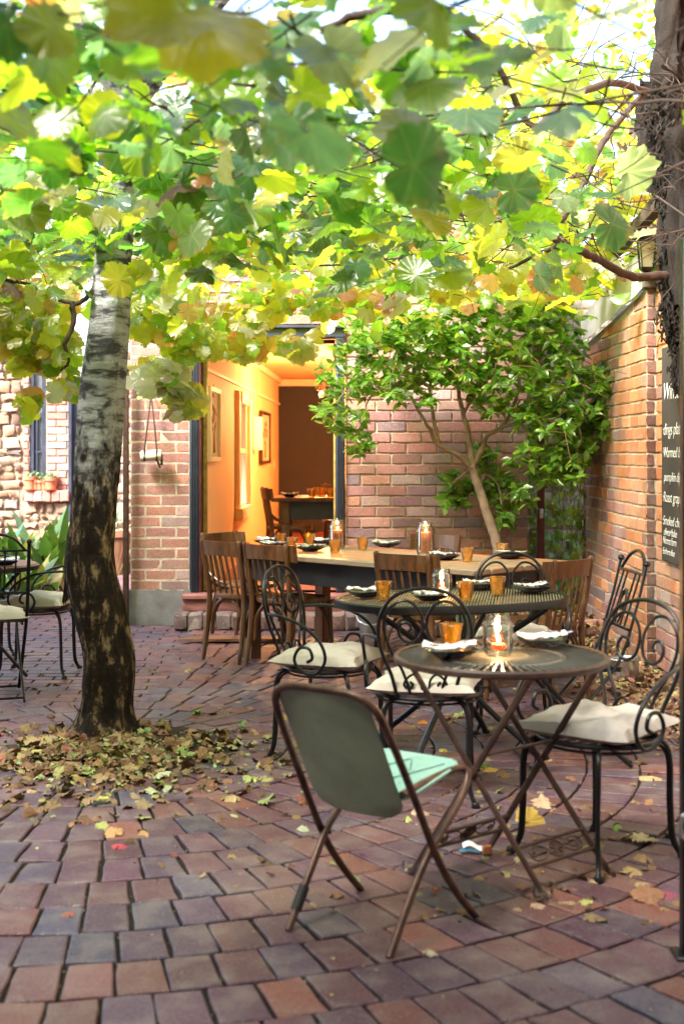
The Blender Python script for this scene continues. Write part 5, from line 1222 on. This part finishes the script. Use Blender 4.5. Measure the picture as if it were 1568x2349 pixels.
plate(V((-.50, 12.5, iz)), .2, 'dark plate on the table inside the orange room'); napkin(V((-.50, 12.5, iz + .016)), .3, 'white napkin on the plate inside the orange room')
def frame_on_wall(y0, y1, z0, z1, label, dark):
    ym, zm = (y0 + y1) / 2, (z0 + z1) / 2; t = thing('framed_picture', onwall(ym, zm, .02), label, 'picture', None, -math.atan(.03))
    W_, H_ = y1 - y0, z1 - z0; mb = MB()
    for (yy, zz, a, b) in ((-W_ / 2 + .02, 0, .04, H_), (W_ / 2 - .02, 0, .04, H_), (0, H_ / 2 - .02, W_ - .08, .04), (0, -H_ / 2 + .02, W_ - .08, .04)): mb.box((.01, yy, zz), (.035, a, b), bev=.003)
    mb.build('frame', 'dark_wood' if dark else 'room_trim', t)
    mb = MB(); mb.box((.0, 0, 0), (.01, W_ - .05, H_ - .05)); mb.build('paper', 'art_paper', t)
    mb = MB()
    for k in range(26): a = U(0, 6.28); q = R() * .1; mb.lathe([(0, 0), (.018 + .01 * R(), 0)], 7, (0, 0, 0)) if False else mb.box((.0065, random.gauss(0, W_ * .10), H_ * .12 + random.gauss(0, H_ * .12)), (.003, U(.02, .05), U(.02, .05)), rot=Matrix.Rotation(U(0, 1.5), 3, 'X'))
    for k in range(6): mb.tube([(.0065, random.gauss(0, .01), -.1 * H_), (.0065, random.gauss(0, .05), -.38 * H_)], .004, 4)
    mb.build('artwork', 'art_red', t)
frame_on_wall(11.02, 11.72, 1.33, 1.97, 'tall framed botanical print just inside the doorway on the orange wall', False)
frame_on_wall(15.8, 17.0, 1.27, 1.92, 'dark framed print farther along the orange wall', True)
sc_ = thing('wall_sconce', onwall(15.2, 1.63, .0), 'half round cream wall light on the orange wall', 'wall lamp'); mb = MB()
vs = [];
for z_ in (-.19, .19): vs += [V((.10 * math.sin(a), -.16 * math.cos(a), z_)) for a in np.linspace(0, 3.1416, 17)]
mb.add(vs, [(k, k + 1, k + 18, k + 17) for k in range(16)]); mb.build('shade', 'room_trim', sc_)
mb = MB(); mb.box((.01, 16.6 - 15.2 + 1.6, 0), (.02, .09, .12)); 
sw = thing('light_switch', onwall(18.0, 1.25, .008), 'small cream light switch near the far corner of the orange wall', 'switch'); mb = MB(); mb.box((0, 0, 0), (.014, .10, .13), bev=.003); mb.build('plate', 'room_trim', sw); mb = MB(); mb.box((.01, 0, 0), (.01, .03, .05), bev=.002); mb.build('rocker', 'room_trim', sw)
pl_ = thing('pendant_lamp', (-.23, 14.6, ZC), 'small brass pendant lamp hanging on a looped black cord in the orange room', 'lamp'); mb = MB()
mb.tube([(0, 0, 0), (0, 0, -.28)], .006, 6); mb.tube(spl([(0, 0, -.02), (.05, 0, .0 - .01), (.12, 0, -.08), (.2, 0, -.25)], 5), .005, 6); mb.build('cord', 'black_rubber', pl_)
mb = MB(); mb.lathe([(0, -.27), (.02, -.28), (.025, -.32), (.05, -.35), (.05, -.37), (0, -.37)], 16); mb.build('socket', 'copper_tube', pl_)
mb = MB(); mb.lathe([(0, -.37), (.02, -.38), (.032, -.41), (.02, -.44), (0, -.446)], 14); mb.build('bulb', 'bulb', pl_)
def plight(loc, e, r_, col=(1, .49, .18)):
    l = bpy.data.lights.new('room_light', 'POINT'); l.energy = e; l.color = col; l.shadow_soft_size = r_; o = bpy.data.objects.new('room_light', l); COL.objects.link(o); o.location = loc
plight((-.23, 14.6, 1.98), 34, .06); plight((.75, 12.4, 2.15), 46, .12); plight((.8, 16.6, 2.0), 30, .1)

# ------------------------------------------------------------------ lantern, blackboard, bag, bucket, bowl, mat
ln = thing('wall_lantern', P(1481, 580, 8.5), 'black lantern with cream glass on top of the brick pier, under the vine trunk', 'lantern'); mb = MB()
def sqm(a, z): return 1 / max(abs(math.cos(a)), abs(math.sin(a)))
mb.lathe([(0, .155), (.012, .15), (.014, .13), (.055, .085), (.060, .078), (.052, .074), (0, .074)], 24, mod=sqm); mb.lathe([(0, -.13), (.02, -.125), (.038, -.105), (.040, -.095), (0, -.095)], 24, mod=sqm)
for sx_ in (-1, 1):
    for sy_ in (-1, 1): mb.tube([(sx_ * .050, sy_ * .050, .078), (sx_ * .036, sy_ * .036, -.10)], .0045, 5)
for r0, z_ in ((.0, 0),): pass
mb.tube([(0, 0, -.13), (0, 0, -.165)], .012, 8); mb.lathe([(0, -.165), (.03, -.165), (.032, -.178), (0, -.178)], 16); mb.build('frame', 'iron', ln)
mb = MB(); mb.lathe([(.046, .072), (.033, -.094)], 24, mod=sqm); mb.build('glass', 'lamp_glass', ln)
cb_ = thing('chalkboard', (2.045, 7.75, 1.395), 'dark brown chalkboard menu with white handwriting on the orange brick wall', 'chalkboard'); mb = MB()
mb.box((0, 0, 0), (.018, 1.18, 1.35), bev=.003); mb.build('board', 'chalkboard', cb_)
def text(s, y, z, size, shear=.25):
    cu = bpy.data.curves.new('lettering', 'FONT'); cu.body = s; cu.size = size; cu.shear = shear; cu.extrude = .0006; cu.space_character = .98; cu.offset = -size * .012
    o = bpy.data.objects.new('lettering', cu); COL.objects.link(o); dg = bpy.context.evaluated_depsgraph_get(); me = bpy.data.meshes.new_from_object(o.evaluated_get(dg)); bpy.data.objects.remove(o)
    me.materials.clear(); me.materials.append(M['chalk']); m_ = bpy.data.objects.new('lettering', me); COL.objects.link(m_); m_.parent = cb_
    m_.matrix_local = Matrix(((0, 0, -1, -.0105), (-1, 0, 0, y), (0, 1, 0, z), (0, 0, 0, 1))); return max((v.co.x for v in me.vertices), default=0)
for s, y, z, sz3 in (('Winter !!!', .555, .32, .16), ('\u00b7dings platter', .57, .10, .11), ('\u00b7Warmed breads', .57, -.04, .095), ('  pumpkin dip !!!,', .57, -.19, .085), ('\u00b7Roast grape', .57, -.33 + .01, .095), ('\u00b7Smoked chorizo', .57, -.45 - .015, .085), ('  olives+bake', .57, -.53, .07), ('\u00b7Nonna farm', .57, -.585, .07), ('\u00b7Esthers slice', .57, -.65, .06)): 
    yy = y - sz3 * .25 * (len(s) - len(s.lstrip()))
    for wd in s.split(): yy -= text(wd, yy, z + .02, sz3) + sz3 * .22
bag = thing('hanging_blanket_roll', P(347, 1045, 10.64), 'cream rolled blanket hung by long brown leather straps on the brick pier', 'bag'); mb = MB()
mb.lathe([(0, -.085), (.038, -.085), (.045, -.07), (.045, .07), (.038, .085), (0, .085)], 18); bo_ = mb.build('roll', 'cream_cloth', bag); bo_.rotation_euler = (0, math.radians(86), 0)
mb = MB()
for x in (-.05, .05): mb.box((x, 0, 0), (.016, .098, .098), bev=.01)
top_ = V((-.005, .03, .50))
for x in (-.05, .05): mb.tube(spl([(x, -.03, .045), (x * .5 + .0, -.01, .28), top_], 5), .007, 6, flat=.3)
mb.tube([(.055, -.01, -.05), (.075, -.01, -.10)], .010, 6, flat=.3); mb.box((.085, -.0, -.035), (.02, .03, .09), bev=.006); mb.build('strap', 'leather', bag)
mb = MB(); mb.tube([top_ + V((0, -.02, .0)), top_ + V((0, .08, .0))], .005, 6); mb.build('nail', 'iron_rust', bag)
bk2 = thing('galvanised_bucket', onz(848, 1450, 0), 'grey galvanised bucket standing by the wall beneath the long table', 'bucket'); mb = MB()
mb.lathe([(0, .003), (.075, 0), (.08, .01), (.105, .17), (.112, .175), (.110, .182), (.100, .175), (.076, .015), (0, .012)], 28); mb.build('pail', 'galv', bk2); mb = MB(); mb.tube(spl([(-.108, 0, .165), (-.09, -.09, .10), (0, -.125, .07), (.09, -.09, .10), (.108, 0, .165)], 6), .0035, 6); mb.build('handle', 'galv', bk2)
bw = thing('dog_bowl', (1.76, 8.2, 0), 'deep stainless steel bowl on the ground against the orange wall', 'bowl'); mb = MB()
mb.lathe([(0, .004), (.09, .002), (.095, .01), (.098, .10), (.105, .112), (.110, .116), (.106, .120), (.094, .108), (.088, .02), (0, .012)], 36); mb.build('bowl', 'steel', bw)
mb = MB(); A = [V((math.cos(a) * .42, math.sin(a) * .22, 0)) for a in np.linspace(0, 3.1416, 25)]
vs = [a + V((0, 0, .022)) for a in A] + [a * 1.03 + V((0, -.004, .004)) for a in A]
mb.add(vs, [tuple(range(25))] + [(k + 25, k + 26, k + 1, k) for k in range(24)] + [(24, 0, 25, 49)]); dm = mb.build('door_mat', 'brown_glaze'); dm.location = onz(560, 1476, 0) + V((-.05, 0, .01)); tag(dm, 'worn half round door mat on the bricks below the doorway steps', 'mat')
# little things on the ground
t = thing('glass_castor_cup', (.627, 4.092, .008), 'clear glass cup under the front leg of the round table', 'cup'); mb = MB(); mb.lathe([(0, .0), (.026, 0), (.032, .01), (.034, .028), (.030, .03), (.027, .012), (0, .008)], 24); mb.build('cup', 'jar_glass', t)
t = thing('glass_castor_cup', (.233, 4.362, .008), 'clear glass cup under the leg of the round table behind the green chair', 'cup'); mb = MB(); mb.lathe([(0, .0), (.026, 0), (.032, .01), (.034, .028), (.030, .03), (.027, .012), (0, .008)], 24); mb.build('cup', 'jar_glass', t)
pt = thing('sugar_packet', onz(1083, 1950, .01), 'torn blue and white paper packet under the round table', 'packet'); mb = MB()
mb.grid(lambda u, v: V(((u - .5) * .07, (v - .5) * .04, .012 + .01 * math.sin(u * 5) + .006 * v)), 6, 4); mb.build('paper', 'paper_trash', pt); mb = MB(); mb.grid(lambda u, v: V(((u - .5) * .07 - .012, (v - .5) * .03 - .018, .004 + .004 * math.sin(u * 4))), 6, 4); mb.build('label', 'blue_trash', pt)
mb = MB(); mb.box((0, 0, .014), (.032, .022, .028), rz=.2, bev=.002); o = mb.build('wood_wedge', 'leg_orange'); o.location = onz(1116, 1958, .006); tag(o, 'small tan wooden wedge by the rear table foot', 'wedge')
# ------------------------------------------------------------------ fallen leaves
LIT = [(4, (.25, .14, .08)), (3, (.34, .22, .11)), (2, (.44, .33, .19)), (3, (.16, .09, .055)), (1, (.36, .13, .10)), (1.5, (.45, .44, .16))]
GRN = [(3, (.30, .40, .15)), (3, (.38, .46, .24)), (2, (.46, .50, .34)), (1, (.18, .26, .07)), (2, (.45, .34, .16)), (1.5, (.38, .22, .12))]
def litter(name, pts, sz, cols, ol, label, tilt=.35, curl=.5, lift=.006):
    N = len(pts); pts = np.array(pts); nr = rng.normal(0, tilt, (N, 3)) + np.array([0, 0, 1.])
    pts[:, 2] += lift
    o = leafset(name, 'litter', None, pts, rng.uniform(*sz, N) , nr, rng.uniform(0, 6.28, N), rot_cols(N, cols), ol, curl, jit=.10)
    tag(o, label, 'leaves', None, 'stuff'); return o
def pit_z(x, y): rr = math.hypot((x - TREE.x - .1) / 1.1, y - TREE.y + .12); return .055 * math.exp(-(rr / .42) ** 2)
A_, B_ = [], []
for k in range(1600):
    a = U(0, 6.28); q = abs(random.gauss(0, .46)); x, y = TREE.x + .02 + q * 1.15 * math.cos(a), TREE.y - .42 + q * .95 * math.sin(a)
    if math.hypot(x - TREE.x, y - TREE.y) < .13: continue
    (A_ if R() < .6 else B_).append((x, y, pit_z(x, y) + U(0, .03) * math.exp(-q * 2)))
litter('leaf_litter', A_, (.010, .048), LIT, outline_vine(0), 'brown crumbled leaves heaped around the birch trunk', .38, .6)
litter('leaf_litter', B_, (.012, .034), GRN, outline_ell(.35), 'pale green fallen leaves heaped in front of the birch trunk', .5, .5)
K_ = []
for k in range(150):
    a = U(0, 6.28); q = abs(random.gauss(0, .62)); x, y = TREE.x + .05 + q * 1.3 * math.cos(a), TREE.y - .5 + q * math.sin(a)
    if math.hypot(x - TREE.x, y - TREE.y) > .2: K_.append((x, y, pit_z(x, y) + .012))
litter('fallen_leaves', K_, (.030, .058), LIT + GRN, outline_vine(1), 'larger curled dead leaves lying over the heap round the birch trunk', .4, .8)
C_ = []
for k in range(1700):
    y = U(6.0, 9.9); x = 2.0 - abs(random.gauss(0, .22 + .06 * (y - 6))); C_.append((x, y, U(0, .03) * math.exp(-(2 - x) * 3)))
for k in range(900): C_.append((U(.7, 1.95), U(9.7, 10.7), .08 + U(0, .05)))
litter('leaf_litter', C_, (.010, .040), LIT, outline_vine(0), 'dry brown leaves drifted along the foot of the garden wall', .55, .6)
D_ = []
for k in range(2600):
    y = 2.8 + 8 * R() ** 1.1; x = U(-.30 * y - .2, min(2, .30 * y + .2))
    if R() < .42 * (1 if x > 0 else .55) or y > 6: D_.append((x, y, zgr(x, y)))
litter('leaf_crumbs', D_, (.004, .013), LIT + [(3, (.55, .45, .28))], outline_ell(.5), 'small leaf crumbs scattered across the brick paving', .25, .3)
litter('joint_grit', JOINT, (.003, .008), [(3, (.42, .34, .22)), (2, (.20, .15, .10)), (1, (.55, .48, .36))], outline_ell(.5), 'pale grit and leaf crumbs packed in the paving joints', .3, .3, 0.)
E_ = []
for k in range(420):
    y = U(3.9, 8.6); x = U(.25, min(2, .30 * y + .1)) if R() < .8 else U(-.25 * y, .2); E_.append((x, y, zgr(x, y) + .002))
litter('fallen_leaves', E_, (.012, .034), LIT, outline_vine(1), 'scattered dry leaves on the paving around the tables', .3, .6)
def one(u, v, size, col, label, spin=0., tilt=(0, 0, 1), curl=.5):
    p = onz(u, v, .016); o = leafset('fallen_leaf', 'litter', None, np.array([[0., 0., 0.]]), np.array([size]), np.array([tilt], dtype=float), np.array([spin]), np.array([col]), outline_vine(1), curl, jit=.06)
    o.location = p; tag(o, label, 'leaf', 'single large fallen leaves')
one(275, 1936, .045, (.55, .08, .12), 'crimson fallen leaf in front of the leaf pile', 1.2, (.1, -.5, 1), .6)
one(330, 1905, .075, (.62, .38, .18), 'long tan curled leaf above the crimson one', .2, (0, -.3, 1), .6)
one(262, 1905, .05, (.60, .36, .18), 'small tan leaf left of the long curled leaf', 2.2, (0, -.3, 1), .6)
one(1212, 1885, .075, (.62, .42, .08), 'folded golden leaf standing beside the round table leg', .3, (.2, -.8, .7), .8)
one(1245, 1838, .095, (.60, .42, .28), 'large pale tan leaf behind the golden one', .0, (0, -.15, 1), .4)
one(1122, 1760, .075, (.62, .40, .10), 'mustard leaf under the foot of the iron chair', .4, (0, -.1, 1), .35)
one(972, 1652, .07, (.70, .26, .05), 'bright orange leaf between the iron chair legs', .2, (0, -.3, 1), .6)
one(1020, 1718, .04, (.50, .42, .10), 'small olive yellow leaf under the iron chair', 1., (.2, -.4, 1), .8)
one(965, 1858, .05, (.62, .42, .30), 'pinkish tan leaf below the mint seat', 1., (.1, -.3, 1), .7)
one(890, 1852, .05, (.36, .40, .16), 'crumpled green leaf beneath the green chair', 2., (0, -.2, 1), .7)
one(935, 1870, .035, (.50, .56, .20), 'lime yellow leaf beneath the green chair', .6)
one(1460, 1995, .07, (.48, .34, .16), 'curled brown leaf right of the round table foot', .6, (.1, -.3, 1), .7)
one(1480, 1965, .05, (.42, .28, .14), 'dark tan leaf by the foot of the right iron chair', 1.6, (.1, -.3, 1), .7)
one(1530, 2048, .06, (.45, .10, .18), 'magenta and green leaf at the right edge', 1., (.1, -.4, 1), .7)
one(1490, 2052, .065, (.35, .17, .10), 'russet leaf left of the magenta leaf', 2.6, (.1, -.3, 1), .7)
one(985, 2178, .028, (.62, .58, .40), 'tiny cream leaf right of the green chair foot', .6)
one(1495, 1780, .06, (.52, .38, .20), 'ochre leaf near the right wall drift', 1.6, (.1, -.3, 1), .7)
one(1465, 1920, .06, (.60, .50, .30), 'flat cream leaf between iron chair and post', .2)
one(1415, 1890, .04, (.26, .40, .08), 'flat green leaf right of the round table', .2)
one(1440, 1380, .09, (.55, .26, .12), 'large dry leaf leaning on the wall above the steel bowl', .5, (-.3, -.9, .2), .6)
